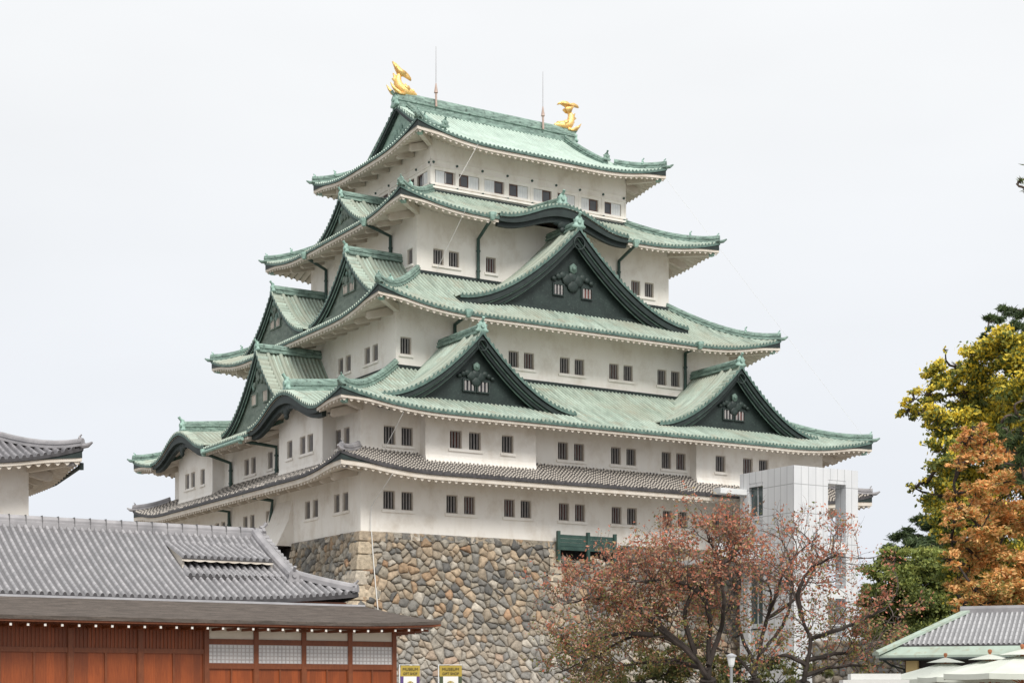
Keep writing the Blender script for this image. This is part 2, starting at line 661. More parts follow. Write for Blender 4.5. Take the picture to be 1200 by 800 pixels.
RIDGE_PROF = lambda w, h: [(-w * .5, 0), (-w * .5, h * .22), (-w * .38, h * .24), (-w * .38, h * .42), (-w * .46, h * .45), (-w * .46, h * .55),
                           (-w * .33, h * .58), (-w * .33, h * .74), (-w * .28, h * .88), (-w * .12, h), (w * .12, h), (w * .28, h * .88), (w * .33, h * .74),
                           (w * .33, h * .58), (w * .46, h * .55), (w * .46, h * .45), (w * .38, h * .42), (w * .38, h * .24), (w * .5, h * .22), (w * .5, 0)]


def oni(mb, p, fwd, size, mat=0):
    """ridge-end ornament: a shouldered shield with a round boss and a knob leaning forward"""
    p = np.asarray(p, float)
    f = np.array([fwd[0], fwd[1], 0.0])
    f /= np.linalg.norm(f)
    s = np.array([f[1], -f[0], 0.0])
    up = np.array([0, 0, 1.0])
    out = [(-.62, 0), (-.70, .18), (-.50, .30), (-.46, .55), (-.56, .72), (-.36, .78), (-.25, 1.0), (0, 1.08), (.25, 1.0), (.36, .78), (.56, .72), (.46, .55), (.50, .30), (.70, .18), (.62, 0)]
    P = [p + (s * a + up * b) * size - f * .1 * size for a, b in out]
    mb.prism(P, f * .22 * size, mat)
    mb.tube([p + up * .6 * size, p + up * .6 * size + f * .26 * size], [.27 * size, .2 * size], 10, mat)
    mb.tube([p + up * 1.0 * size - f * .15 * size, p + up * 1.1 * size + f * .15 * size, p + up * 1.36 * size + f * .34 * size], [.13 * size, .13 * size, .15 * size], 8, mat)


def make_roof(root, cx, cy, hx, hy, z0, H, dw, dmax, ov, lift, Q, a, tile, pitch=.30, rib=.13, p=2.3, mid=True, kara=None, irimoya=None,
              soffit=True, cap_mat=None, ridge_mat=None, orn_mat=None, hip_w=.5, hip_h=.5, arms=True, fascia=.16, end_mat=None, under=.30, white=None, hip_top=None, wedge=.4):
    """a four-sided hipped roof of round tiles with upturned corners.  kara: {side: [(centre, half width, z function)]}"""
    kara = kara or {}
    ridge_mat = ridge_mat or M['ridge']
    orn_mat = orn_mat or M['ornament']
    white = white or M['soffit']
    roof, sof = MB(), MB()
    sides = four_sides(cx, cy, hx, hy)

    def drop(q):
        return wedge * np.clip(1 - q / 2.4, 0, 1) ** 1.7

    def base(d):
        r = d / dw
        return z0 + H * (a * r + (1 - a) * r * r)

    def liftf(q, d):
        return lift * np.clip(1 - q / Q, 0, 1) ** p * np.clip(1 - d / (Q * .8), 0, 1) ** 1.2

    for key, (sd, h, other) in sides.items():
        ks = kara.get(key, [])

        def zf(s, d, h=h):
            return base(d) + liftf(h - np.abs(s), d)

        def d1f(s, h=h, key=key):
            lim = np.minimum(h - np.abs(s), dmax)
            if irimoya:
                vx, gd = irimoya
                if key in 'fb':
                    lim = np.where(np.abs(s) <= vx, dmax, np.minimum(h - np.abs(s), dmax))
                else:
                    lim = np.minimum(h - np.abs(s), gd)
            return lim

        def d0f(s, zf=zf, ks=ks):
            d0 = np.zeros_like(s)
            for c, w, kz in ks:
                m = np.abs(s - c) < w - .05
                dd = np.linspace(0, dw, 60)
                zz = zf(s[:, None] + 0 * dd, 0 * s[:, None] + dd)
                hit = zz > (kz(s - c) - .22)[:, None]
                first = np.where(hit.any(1), dd[hit.argmax(1)], dw)
                d0 = np.where(m, np.maximum(first, .25), d0)
            return d0
        tile_sheet(roof, sd, -h, h, d0f, d1f, zf, pitch, rib, 14, 0, .15, 1)
        # white fascia, wavy plastered rafters and plain soffit
        runs = [(-h + .06, h - .06)]
        for c, w, kz in ks:
            nr = []
            for r0, r1 in runs:
                if c - w > r0:
                    nr.append((r0, min(r1, c - w)))
                if c + w < r1:
                    nr.append((max(r0, c + w), r1))
            runs = nr
        for r0, r1 in runs:
            n = max(2, int((r1 - r0) / .3))
            S = np.linspace(r0, r1, n)
            ze = zf(S, 0 * S)
            rows = []
            dr = drop(h - np.abs(S))
            for d, dz, w_ in ((.05, -.10, 0), (.05, -.17, 1), (.09, -.17, 1), (.09, -.17 - fascia, 1), (.17, -.17 - fascia, 1)):
                dd = np.minimum(d, h - np.abs(S))
                rows.append(sd(S, dd, ze + dz - dr * w_))
            rows = np.stack(rows, 1)
            sof.sheet(rows[:, 0:2], 1)
            sof.sheet(rows[:, 1:5], 0)
        if soffit:
            pitch2 = .46
            for r0, r1 in [(r0 - .9 * (r0 > -h + .2), r1 + .9 * (r1 < h - .2)) for r0, r1 in runs]:
                n = max(1, int((r1 - r0) / pitch2))
                pp = (r1 - r0) / n
                prof8 = [(0, .14), (.05, .14), (.07, 0), (.42, -.19), (.58, -.19), (.93, 0), (.95, .14)]
                S = np.array([r0 + (i + q) * pp for i in range(n) for q, _ in prof8] + [r1])
                wave = np.array([v for i in range(n) for _, v in prof8] + [.14])
                t = np.linspace(0, 1, 6)
                d1 = np.minimum(ov, h - np.abs(S))
                d0 = np.full(len(S), .15)
                for c, w, kz in ks:
                    d0 = np.where(np.abs(S - c) < w + .02, .8, d0)
                d0 = np.minimum(d0, d1)
                D = d0[:, None] + (d1 - d0)[:, None] * t
                Z = zf(S[:, None] + 0 * D, 0 * D) - drop(h - np.abs(S))[:, None] + under * D - .17 - fascia + wave[:, None] * (1 - .35 * t)[None, :]
                Pz = sd(S[:, None] + 0 * D, D, Z)
                # closing lip at the outer end of the rafters
                P0 = sd(S, d0, zf(S, 0 * S) - .08 - drop(h - np.abs(S)))[:, None, :]
                sof.sheet(np.concatenate([P0, Pz], 1), 0)
            if arms and key in 'lr':
                ns = int((2 * (h - ov)) / 1.6)
                for s_ in np.linspace(-(h - ov) + .5, (h - ov) - .5, ns):
                    if any(abs(s_ - c) < w for c, w, kz in ks):
                        continue
                    zz = z0 - .17 - fascia
                    pr = [(ov + .02, zz + under * ov + .1), (ov + .02, zz + under * ov - .42), (1.0, zz + under - .40), (.8, zz + under * .8 - .24), (.8, zz + under * .8 + .1)]
                    P = [sd(s_ - .13, d, z) for d, z in pr]
                    sof.prism(P, np.append(sd.ds * .26, 0), 0)
        # corner rafter
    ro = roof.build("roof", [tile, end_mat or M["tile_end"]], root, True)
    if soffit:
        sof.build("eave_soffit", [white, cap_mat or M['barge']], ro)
    for sx, sy in ((-1, -1), (1, -1), (1, 1), (-1, 1)):
        lim = hip_top if hip_top else dmax
        if irimoya:
            lim = min(lim, hx - irimoya[0])
        D = np.linspace(0.02, lim, 14)
        Z = base(D) + liftf(D, D) + .02
        hips, orn, crn, om2 = MB(), MB(), MB(), MB()
        path = np.stack([cx + sx * (hx - D), cy + sy * (hy - D), Z], -1)
        hips.sweep(path, RIDGE_PROF(hip_w, hip_h))
        # second, lower tier carrying a boss part way up
        tip = path[0]
        fw = np.array([sx, sy])
        oni(orn, tip + np.array([-sx * .12, -sy * .12, .25]), fw, .31 * hip_h / .5)
        out = np.array([sx, sy, 0]) / math.sqrt(2)
        hips.tube([tip - out * .3 + [0, 0, .0], tip + out * .25 + [0, 0, .06], tip + out * .5 + [0, 0, .2]], [.14, .12, .05], 8)
        k = path[int(len(path) * .45)] if lim < 4 else path[4]
        if mid:
            oni(om2, k + np.array([0, 0, hip_h * .7]), fw, .34 * hip_h / .5)
        if soffit:
            pr = np.array([(-.16, -.42), (.16, -.42), (.16, 0), (-.16, 0)])
            L = np.array([path[0] - out * .75 + [0, 0, -.22 - wedge * .8], np.array([cx + sx * (hx - ov), cy + sy * (hy - ov), z0 + under * ov - .25])])
            crn.sweep(L, pr, 0)
            cp = np.array([path[0] - out * .78 + [0, 0, -.22 - wedge * .8], path[0] - out * .42 + [0, 0, -.18 - wedge * .8]])
            crn.sweep(cp, pr * 1.06, 1)
        if mid:
            om2.build("ridge_ornament", [orn_mat], ro, True)
        hr = hips.build("hip_ridge", [ridge_mat], ro)
        orn.build("ridge_ornament", [orn_mat], ro, True)
        if soffit:
            crn.build("corner_rafter", [white, orn_mat], ro)
    return ro, base, liftf


def gable(root, side, sc, df, W, zA, zF, dep, prof, tile, panel_mat, kara_kind=False, zbase=None, windows=(), crest='front', verge=.85, ridge_h=.55,
          barge_h=.8, face_d=.95, rise=0.0, ridge_z=None, orn=.65, pitch=.3, ridge_dep=None, ridge_start=.25, panel=True, kudari=True, barge_extra=0.0):
    """a decorative gable: curved tile roof, bargeboards, panel, ridge and ornaments.  side: Side, sc: centre along it, df: depth of the front edge"""
    sd = side.sub(sc, df)
    H = zA - zF

    def zk(s):
        return zF + H * prof(np.abs(s) / W)
    roof = MB()
    # verge: short tiles whose round ends face outwards
    tile_sheet(roof, sd, -W, W, 0.0, verge, lambda s, d: zk(s) + .05 + rise * d, .30, .14, 3, 0, .18, 4)
    for sg in (-1, 1):
        def mp(sdep, lat, z, sg=sg):
            return sd(sg * lat, sdep, z)
        tile_sheet(roof, mp, verge, dep, 0.02, W, lambda sdep, lat: zk(lat) + rise * sdep, .30, .13, 16, 0, 0)
        # closing strip at the foot and the round descending ridge behind the verge
        L = np.linspace(.15, W - .02, 14)
        if kudari:
            for q, r_ in ((verge + .02, .15), (verge + .95, .17)):
                path = sd(sg * L, q, zk(L) + .10 + rise * q)
                roof.tube(path, r_, 8, 1)
            e_ = sd(sg * (W - .25), verge + .95, zk(np.array([W - .25]))[0] + .1)
            oni(roof, e_, sd.ds * sg, .42, 2)
    S = np.linspace(-W, W, 41)
    # underside
    Dd = np.array([.05, verge, dep])
    U = sd(S[:, None] + 0 * Dd, Dd[None, :] + 0 * S[:, None], (zk(S) - .16)[:, None] + rise * Dd[None, :])
    roof.sheet(U, 3)
    g = roof.build("gable_roof", [tile, M['copper'], M['ornament'], M['soffit'] if kara_kind else M['barge'], M['tile_end']], root, True)
    # bargeboard: two stepped bands following the curve
    bb = MB()

    def band(d0, d1, top, bot, mat):
        zt, zb = zk(S) - top, zk(S) - bot(S)
        F0 = np.stack([sd(S, d0, zt), sd(S, d0, zb), sd(S, d1, zb), sd(S, d1, zt)], 1)
        F0 = np.concatenate([F0, F0[:, :1]], 1)
        bb.sheet(F0, mat)
        for e_ in (0, -1):
            bb.add(F0[e_, :4], [(0, 1, 2, 3)], mat)
    q_ = min(1.0, face_d / .95)
    band(.10 * q_, .36 * q_, .11, lambda s: barge_h * .62 + barge_extra * (1 - np.abs(s) / W) + 0 * s, 0)
    band(.34 * q_, .62 * q_, .11, lambda s: barge_h * (1.0 + .15 * (1 - np.abs(s) / W)) + barge_extra * (1 - np.abs(s) / W), 0)
    if not kara_kind:
        sl = S[np.abs(S) < W * .93]
        for q in (barge_h * .62, barge_h * 1.08):
            zz = zk(sl) - q
            bb.tube(sd(sl, (.30 if q < barge_h * .8 else .58) * q_, zz - .06), .045, 5, 1)
    bb.build("bargeboard", [M['barge'], M['barge_line']], g)
    zb = zbase if zbase is not None else zF - .3
    if panel:
        pn = MB()
        top = zk(S) - .2
        ok = top > zb
        sp = S[ok]
        P = np.stack([sd(sp, face_d, top[ok]), sd(sp, face_d, zb + 0 * sp)], 1)
        pn.sheet(P, 0)
        # base moulding and diagonal inner frame lines
        w2 = np.abs(sp).max()
        pn.box((-w2, face_d - .14, zb), (w2, face_d, zb + .28), 0, sd)
        pn.build("gable_panel", [panel_mat, M['barge_line']], g)
        wz = windows
        for ws, wzb, ww, wh in wz:
            wm = MB()
            wm.box((ws - ww / 2 - .08, face_d - .12, wzb - .08), (ws + ww / 2 + .08, face_d - .01, wzb), 0, sd)
            wm.box((ws - ww / 2 - .08, face_d - .12, wzb + wh), (ws + ww / 2 + .08, face_d - .01, wzb + wh + .08), 0, sd)
            for q in (-1, 1):
                c_ = ws + q * (ww / 2 + .04)
                wm.box((c_ - .04, face_d - .12, wzb), (c_ + .04, face_d - .01, wzb + wh), 0, sd)
            wm.box((ws - ww / 2, face_d - .03, wzb), (ws + ww / 2, face_d - .012, wzb + wh), 1, sd)
            nb = max(3, int(ww / .2))
            for b_ in range(nb):
                c_ = ws - ww / 2 + (b_ + .5) * ww / nb
                wm.box((c_ - .06, face_d - .09, wzb), (c_ + .06, face_d - .04, wzb + wh), 2, sd)
            wm.build("window", [panel_mat, M['pane'], M['bars'] if crest == 'front' else M['frame']], g)
        cm = MB()
        sz = H / 5.6
        zc = zA - 2.55 * sz
        if crest == 'front':
            c0 = sd(0, face_d - .12, zc)
            hexo = [sd(.30 * sz * math.cos(q), face_d - .2, zc + .36 * sz * math.sin(q)) for q in np.arange(6) * math.pi / 3 + math.pi / 6]
            cm.prism(hexo, np.append(sd.dd * .18, 0), 1)
            cm.ball(sd(0, face_d - .2, zc), .16 * sz, 1)
            for dx, dz, rr in ((-.42, -.75, .40), (.42, -.75, .40), (0, -1.15, .42), (0, -.55, .38), (-.8, -.5, .25), (.8, -.5, .25), (-1.15, -.62, .2), (1.15, -.62, .2), (-1.5, -.8, .16), (1.5, -.8, .16)):
                q = np.abs(np.array([.08, .08, 0]) * np.append(sd.dd, 0)) + np.abs(np.append(sd.ds, 0)) * rr * sz
                cm.ball(sd(dx * sz, face_d - .08, zc + dz * sz), (q[0] + .04, q[1] + .04, rr * sz), 0)
            # small boss ring under the peak of the bargeboard
            zr = zA - barge_h * .62
            rg = MB()
            rg.tube(sd(.42 * sz * np.cos(np.linspace(0, 6.3, 17)), .06, zr - .45 * sz + .42 * sz * np.sin(np.linspace(0, 6.3, 17))), .05 * sz, 5, 0)
            rg.build("boss_ring", [panel_mat], g, True)
        else:
            for i in range(34):
                t = rng.random() ** .8
                s_ = (rng.random() - .5) * 2 * W * .36 * (.25 + t)
                z_ = zA - barge_h * 1.35 - t * H * .36
                if z_ > zk(np.array([s_]))[0] - barge_h * 1.2:
                    continue
                rr = .10 + .14 * rng.random()
                q = np.abs(np.append(sd.ds, 0)) * rr + np.abs(np.append(sd.dd, 0)) * .1
                cm.ball(sd(s_, face_d - .05, z_), (q[0], q[1], rr * 1.5), 0 if i % 3 else 1)
            rr = .3 * sz * 1.4
            q = np.abs(np.append(sd.ds, 0)) * rr + np.abs(np.append(sd.dd, 0)) * .16
            cm.ball(sd(0, face_d - .1, zA - barge_h * 1.9), (q[0], q[1], rr), 1)
        cm.build("gable_crest", [panel_mat, M['barge_line']], g, True)
    else:
        cm = MB()                                     # drop ornament under a wave gable
        zc = zA - barge_h * 1.05 - barge_extra
        for dx, dz, rr in ((0, -.1, .5), (-.55, .05, .36), (.55, .05, .36), (-1.05, .14, .24), (1.05, .14, .24), (0, -.48, .26)):
            q = np.abs(np.append(sd.ds, 0)) * rr + np.abs(np.append(sd.dd, 0)) * .14
            cm.ball(sd(dx, .45, zc + dz), (q[0], q[1], rr * .8), 0)
        cm.build("gable_crest", [M['barge']], g, True)
    # ridge
    rz = ridge_z if ridge_z is not None else zA
    rd = ridge_dep or dep
    rm = MB()
    D = np.linspace(ridge_start, rd, 6)
    rm.sweep(sd(0 * D, D, rz + rise * D - .05), RIDGE_PROF(.62, ridge_h + .05))
    rm.build("ridge", [M['ridge']], g)
    om = MB()
    oni(om, sd(0, ridge_start - .1, rz + .02), -sd.dd, orn)
    om.build("ridge_ornament", [M['ornament']], g, True)
    return g


chidori = lambda r: np.clip(1 - r, 0, 1) ** 1.75
wave = lambda r: np.where(r < 1, (.5 * (1 + np.cos(np.pi * np.clip(r, 0, 1)))) ** 1.15, 0.0)


# ------------------------------------------------------------------ walls with openings
def wall_face(mb, side, d, s0, s1, z0, z1, holes=(), depth=.32, mat=0):
    """one wall face with rectangular openings and their reveals"""
    ss = sorted({s0, s1, *[q for h in holes for q in (h[0] - h[1] / 2, h[0] + h[1] / 2)]})
    zs = sorted({z0, z1, *[q for h in holes for q in (h[2], h[3])]})
    for a, b in zip(ss[:-1], ss[1:]):
        for c, e_ in zip(zs[:-1], zs[1:]):
            ms, mz = (a + b) / 2, (c + e_) / 2
            if any(abs(ms - h[0]) < h[1] / 2 and h[2] < mz < h[3] for h in holes):
                continue
            mb.add(side(np.array([a, b, b, a]), d, np.array([c, c, e_, e_])), np.array([(0, 1, 2, 3)]), mat)
    for c, w, a, b in holes:
        l_, r_ = c - w / 2, c + w / 2
        for p, q in (((l_, a), (r_, a)), ((r_, a), (r_, b)), ((r_, b), (l_, b)), ((l_, b), (l_, a))):
            P = side(np.array([p[0], q[0], q[0], p[0]]), np.array([d, d, d + depth, d + depth]), np.array([p[1], q[1], q[1], p[1]]))
            mb.add(P, np.array([(0, 1, 2, 3)]), mat)


# ================================================================== THE SETTING: ground
g = MB()
gx = np.linspace(-3000, 3000, 61)
GP = np.stack(np.meshgrid(gx, gx + 2400, indexing='ij') + [np.full((61, 61), -EYE)], -1)
g.sheet(GP)
go = g.build("ground", [M['ground']])
go.location.z = EYE
go["kind"] = "structure"
go["label"] = "pale gravel ground of the castle court"

# ================================================================== CASTLE KEEP
CXX, CYY = 18.25, 16.16
WZ = 9.4
keep = thing("castle_keep", "tall white five storey castle keep with green copper roofs standing on the stone base", "castle keep", (0, 0, WZ))


def storey_sides(hx, hy):
    return four_sides(CXX, CYY, hx, hy)


win_proto = {}


def add_window(side, d, c, w, zb, zt, root):
    """barred window set into its opening; one mesh per size, copied"""
    key = (round(w, 2), round(zt - zb, 2))
    if key not in win_proto:
        h = zt - zb
        wm = MB()
        wm.box((-w / 2, .25, 0), (w / 2, .31, h), 0)
        o = wm.build("window", [M['pane']])
        fm = MB()
        for x0, x1, a, b in ((-w / 2, -w / 2 + .06, 0, h), (w / 2 - .06, w / 2, 0, h), (-w / 2 + .06, w / 2 - .06, h - .06, h), (-w / 2 + .06, w / 2 - .06, 0, .05)):
            fm.box((x0, .10, a), (x1, .25, b), 0)
        f = fm.build("frame", [M['frame']])
        f.parent = o
        bm = MB()
        nb = 3
        for i in range(nb):
            x = -w / 2 + (i + 1) * w / (nb + 1)
            bm.box((x - .04, .11, .05), (x + .04, .18, h - .06), 0)
        b = bm.build("bars", [M['bars']])
        b.parent = o
        win_proto[key] = o
        q = o
    else:
        q = copy_tree(win_proto[key])
    P = side(c, d, zb) - ORIGIN[root.name]
    q.parent = root
    q.location = P
    q.rotation_euler = (0, 0, math.atan2(side.ds[1], side.ds[0]))
    return q


SILLS = []


def sill(mb, side, d, c0, c1, z):
    m = MB()
    m.box((c0, d - .10, z - .16), (c1, d + .05, z), 0, side)
    SILLS.append(m)


def build_sills(w):
    for m in SILLS:
        m.build("window_ledge", [M['plaster']], w)
    SILLS.clear()


def pairs_front(lst):
    return lst


# --- window lists: coordinate along the front is x, along the left side is y (both in the castle frame)
F1 = [1.91, 3.14, 6.25, 7.5, 10.4, 11.62, 14.5, 15.74, 18.62, 19.86, 22.77, 24.05, 26.9, 28.1]
F2 = [1.94, 3.14, 14.43, 15.67, 18.57, 19.8, 22.68, 23.9]
F3 = [5.48, 13.55, 14.75, 17.6, 18.8, 21.66, 22.86, 25.77, 26.96]
F4 = [9.52, 10.71, 13.59, 25.68, 26.88]
L1 = [3.35, 2.12, 7.71, 6.5, 14.1, 16.9, 18.15, 22.3, 23.5]
L2 = [3.16, 1.94, 17.9, 16.66, 13.74]
L3 = [12.87, 11.68, 8.79, 7.62]
L4 = [8.72]


def storey(hx, hy, z0, z1, fw, lw, wz0, wz1, ww=.8):
    mb = MB()
    sl = MB()
    sides = storey_sides(hx, hy)
    for key, (sd, h, _) in sides.items():
        hs = []
        if key == 'f':
            hs = [(x - CXX, ww, wz0, wz1) for x in fw]
        if key == 'l':
            hs = [(-(y - CYY), ww, wz0, wz1) for y in lw]
        wall_face(mb, sd, 0, -h, h, z0, z1, hs)
        c = sorted(q[0] for q in hs)
        i = 0
        while i < len(c):                       # a plaster ledge under each pair
            j = i + 1 if i + 1 < len(c) and c[i + 1] - c[i] < 1.4 else i
            sill(sl, sd, 0, c[i] - ww / 2 - .12, c[j] + ww / 2 + .12, wz0 - .02)
            i = j + 1
        for q in hs:
            add_window(sd, 0, q[0], ww, wz0, wz1, keep)
    w = mb.build("wall", [M['plaster']], keep)
    build_sills(w)
    return w


storey(18.25, 16.16, WZ, 13.75, F1, L1, 10.92, 12.06)
storey(18.25, 16.16, 13.6, 17.6, F2, L2, 14.83, 15.97)
storey(13.49, 11.5, 19.9, 24.7, F3, L3, 21.46, 22.56)
storey(10.37, 8.46, 26.9, 32.15, F4, L4, 28.4, 29.46)

# --- bays on the second storey
KZF, KZA = 16.95, 18.5
KW = 5.5


def bay(sd, d, c, half, z0, z1, wins, depth, kz=None):
    mb, sl = MB(), MB()
    hs = [(q, .85, 14.82, 15.93) for q in wins]
    wall_face(mb, sd, d, c - half, c + half, z0 + .35, z1, hs)
    # flared foot
    P = sd(np.array([c - half, c + half, c + half, c - half]), np.array([d - .22, d - .22, d, d]), np.array([z0 - .4, z0 - .4, z0 + .35, z0 + .35]))
    mb.add(P, np.array([(0, 1, 2, 3)]))
    for sg in (-1, 1):
        x = c + sg * half
        P = sd(np.array([x] * 5), np.array([d - .22, d, d, d + depth, d + depth]), np.array([z0 - .4, z0 + .35, z1, z1, z0 - .4]))
        mb.add(P, [(0, 1, 2, 3, 4)])
    if kz is not None:
        S = np.linspace(-half, half, 21)
        mb.sheet(np.stack([sd(c + S, d, z1 + 0 * S), sd(c + S, d, kz(S) - .3)], 1))
        P = np.stack([sd(c + S, d, kz(S) - .3), sd(c + S, d + depth, kz(S) - .3)], 1)
        mb.sheet(P)
    for q in wins:
        add_window(sd, d, q, .85, 14.82, 15.93, keep)
    cs = sorted(wins)
    i = 0
    while i < len(cs):
        j = i + 1 if i + 1 < len(cs) and cs[i + 1] - cs[i] < 1.6 else i
        sill(sl, sd, d, cs[i] - .55, cs[j] + .55, 14.8)
        i = j + 1
    w = mb.build("bay", [M['plaster']], keep)
    build_sills(w)


s1 = storey_sides(18.25, 16.16)
kzl = lambda s: KZF + (KZA - KZF) * wave(np.abs(s) / KW)
bay(s1['f'][0], -.7, 7.96 - CXX, 3.95, 14.0, 17.0, [6.13 - CXX, 7.48 - CXX, 9.84 - CXX], .7)
bay(s1['f'][0], -.7, 28.63 - CXX, 3.98, 14.0, 17.0, [26.72 - CXX, 29.1 - CXX, 30.5 - CXX], .7)
bay(s1['l'][0], -.9, -(6.81 - CYY), 3.36, 13.8, 16.95, [-(8.46 - CYY), -(6.45 - CYY), -(5.29 - CYY)], .9, kzl)
bay(s1['l'][0], -.9, -(25.5 - CYY), 3.45, 13.8, 16.95, [-(27.2 - CYY), -(26.0 - CYY), -(24.0 - CYY)], .9, kzl)

# --- top storey with framed window row
t5 = MB()
tl = MB()
NAILS = []
hx5, hy5 = 8.12, 6.25
WR0, WR1 = 34.66, 35.52
panels = {'f': [(11.25, [(11.57, 'd'), (10.95, 'w')]), (13.15, [(12.77, 'd'), (13.5, 'w')]), (15.17, [(14.81, 'w'), (15.54, 'd')]), (17.12, [(16.74, 'd'), (17.52, 'w')]),
                (19.1, [(18.75, 'w'), (19.5, 'd')]), (21.1, [(20.7, 'd'), (21.5, 'w')]), (23.13, [(22.75, 'w'), (23.52, 'd')]), (25.15, [(24.76, 'd'), (25.5, 'w')])],
          'l': [(11.2, [(11.45, 'd'), (10.85, 'w')]), (13.15, [(12.79, 'd'), (13.5, 'w')]), (15.1, [(14.75, 'w'), (15.48, 'd')]), (17.15, [(16.83, 'd'), (17.5, 'w')]),
                (19.1, [(18.75, 'w'), (19.5, 'd')]), (21.1, [(20.7, 'd'), (21.5, 'w')])]}
sides5 = storey_sides(hx5, hy5)
for key, (sd, h, _) in sides5.items():
    pl = panels.get(key, [])
    hs = []
    for c, items in pl:
        cc = c - CXX if key == 'f' else -(c - CYY)
        hs.append((cc, 1.62, WR0, WR1))
    wall_face(t5, sd, 0, -h, h, 33.3, 37.9, hs, .16)
    for c, items in pl:
        cc = c - CXX if key == 'f' else -(c - CYY)
        t5.add(sd(np.array([cc - .81, cc + .81, cc + .81, cc - .81]), .16, np.array([WR0, WR0, WR1, WR1])), np.array([(0, 1, 2, 3)]))
        for q, kind in items:
            qq = q - CXX if key == 'f' else -(q - CYY)
            if kind == 'd':
                wm = MB()
                wm.box((qq - .28, .10, WR0 + .08), (qq + .28, .155, WR1 - .08), 0, sd)
                o = wm.build("window", [M['glass'] if 'glass' in M else M['pane']], keep)
                fm = MB()
                for a0, a1, b0, b1 in ((-.34, -.28, 0, .86), (.28, .34, 0, .86), (-.28, .28, 0, .08), (-.28, .28, .78, .86)):
                    fm.box((qq + a0, .06, WR0 + b0), (qq + a1, .158, WR0 + b1), 0, sd)
                fm.build("frame", [M['brown_frame']], o)
            else:
                sm = MB()
                sm.box((qq - .40, .07, WR0 + .02), (qq + .40, .158, WR1 - .02), 0, sd)
                for b_ in (-.2, 0, .2):
                    sm.box((qq + b_ - .012, .055, WR0 + .04), (qq + b_ + .012, .0705, WR1 - .04), 0, sd)
                sm.build("shutter", [M['shutter']], keep)
    # pilaster strips, ledge, bands and nail covers
    for z0_, z1_, o_ in ((34.22, 34.36, .16), (34.46, 34.56, .10), (35.72, 35.80, .06), (36.15, 36.2, .04)):
        t5.box((-h - o_, -o_, z0_), (h + o_, .05, z1_), 0, sd)
    for q in np.arange(-h, h + .1, 2 * h / 8 if key in 'fb' else 2 * h / 6):
        t5.box((max(-h, q - .12), -.035, 34.56), (min(h, q + .12), .02, 35.72), 0, sd)
        sh = MB()
        NAILS.append(sh)
        sh.tube([sd(np.clip(q, -h + .2, h - .2), -.08, 36.0), sd(np.clip(q, -h + .2, h - .2), .03, 36.0)], .085, 8)
        sh = MB()
        NAILS.append(sh)
        sh.tube([sd(np.clip(q, -h + .2, h - .2), -.14, 34.41), sd(np.clip(q, -h + .2, h - .2), .03, 34.41)], .06, 8)
w5 = t5.build("wall", [M['plaster']], keep)
for sh in NAILS:
    sh.build("nail_cover", [M['pipe']], w5)

# --- roofs
k4c, k4w, k4f, k4a = 17.9 - CXX, 5.25, 31.6, 32.9
kz4 = lambda s: k4f + (k4a - k4f) * wave(np.abs(s) / k4w)
r1 = make_roof(keep, CXX, CYY, 20.75, 18.66, 13.0, 1.38, 2.5, 2.55, 2.45, .85, 7, .85, M['skirt_tile'], ridge_mat=M['grey_ridge'], orn_mat=M['grey_ridge'], hip_w=.42, hip_h=.42, rib=.11, pitch=.27, hip_top=2.2, end_mat=M['clay_end'], mid=False, fascia=.26, wedge=.36)
r2 = make_roof(keep, CXX, CYY, 20.75, 18.66, 16.68, 3.92, 7.25, 7.4, 2.5, .95, 8, .75, M['copper'],
               kara={'l': [(-(6.5 - CYY), KW, kzl), (-(25.3 - CYY), KW, kzl)]}, mid=False)
r3 = make_roof(keep, CXX, CYY, 16.12, 14.2, 23.95, 3.7, 5.75, 5.85, 2.7, 1.15, 7.5, .8, M['copper'])
r4 = make_roof(keep, CXX, CYY, 13.0, 11.15, 31.4, 2.55, 4.9, 5.0, 2.65, .95, 7, .85, M['copper'], kara={'f': [(k4c, k4w, kz4)]})
r5 = make_roof(keep, CXX, CYY, 10.3, 8.36, 37.1, 4.75, 8.36, 8.3, 2.1, .95, 6.5, .72, M['copper_top'], irimoya=(7.55, 3.25), fascia=.2, pitch=.32, rib=.11)

# dark flashing where each roof meets the storey above
for hx_, hy_, z_ in ((13.49, 11.5, 20.62), (10.37, 8.46, 27.72), (8.12, 6.25, 33.98)):
    fl = MB()
    for key, (sd, h, _) in storey_sides(hx_, hy_).items():
        fl.box((-h - .06, -.16, z_ - .1), (h + .06, .03, z_ + .12), 0, sd)
    fl.build("flashing", [M['barge']], keep)

# --- gables
sR2 = four_sides(CXX, CYY, 20.75, 18.66)
sR3 = four_sides(CXX, CYY, 16.12, 14.2)
sR4 = four_sides(CXX, CYY, 13.0, 11.15)
cop = M['copper']
for c in (8.0, 28.5):
    gable(keep, sR2['f'][0], c - CXX, -.8 - (CYY - 18.66), 6.95, 22.15, 17.7, 5.6, chidori, cop, M['panel'], zbase=17.75,
          windows=((-.5, 18.62, .78, .62), (.5, 18.62, .78, .62)), barge_h=.74)
gable(keep, sR3['f'][0], 0, 3.8 - (CYY - 14.2), 9.25, 31.2, 25.5, 4.1, chidori, cop, M['panel'], zbase=25.5,
      windows=((-1.15, 26.75, .75, .66), (1.15, 26.75, .75, .66)), barge_h=.9, orn=.75)
gable(keep, sR4['l'][0], -(16.3 - CYY), 6.25 - (CXX - 13.0), 4.6, 34.55, 32.0, 4.1, chidori, cop, M['panel_grey'], zbase=31.9, crest='side', barge_h=.36, orn=.55, face_d=.42)
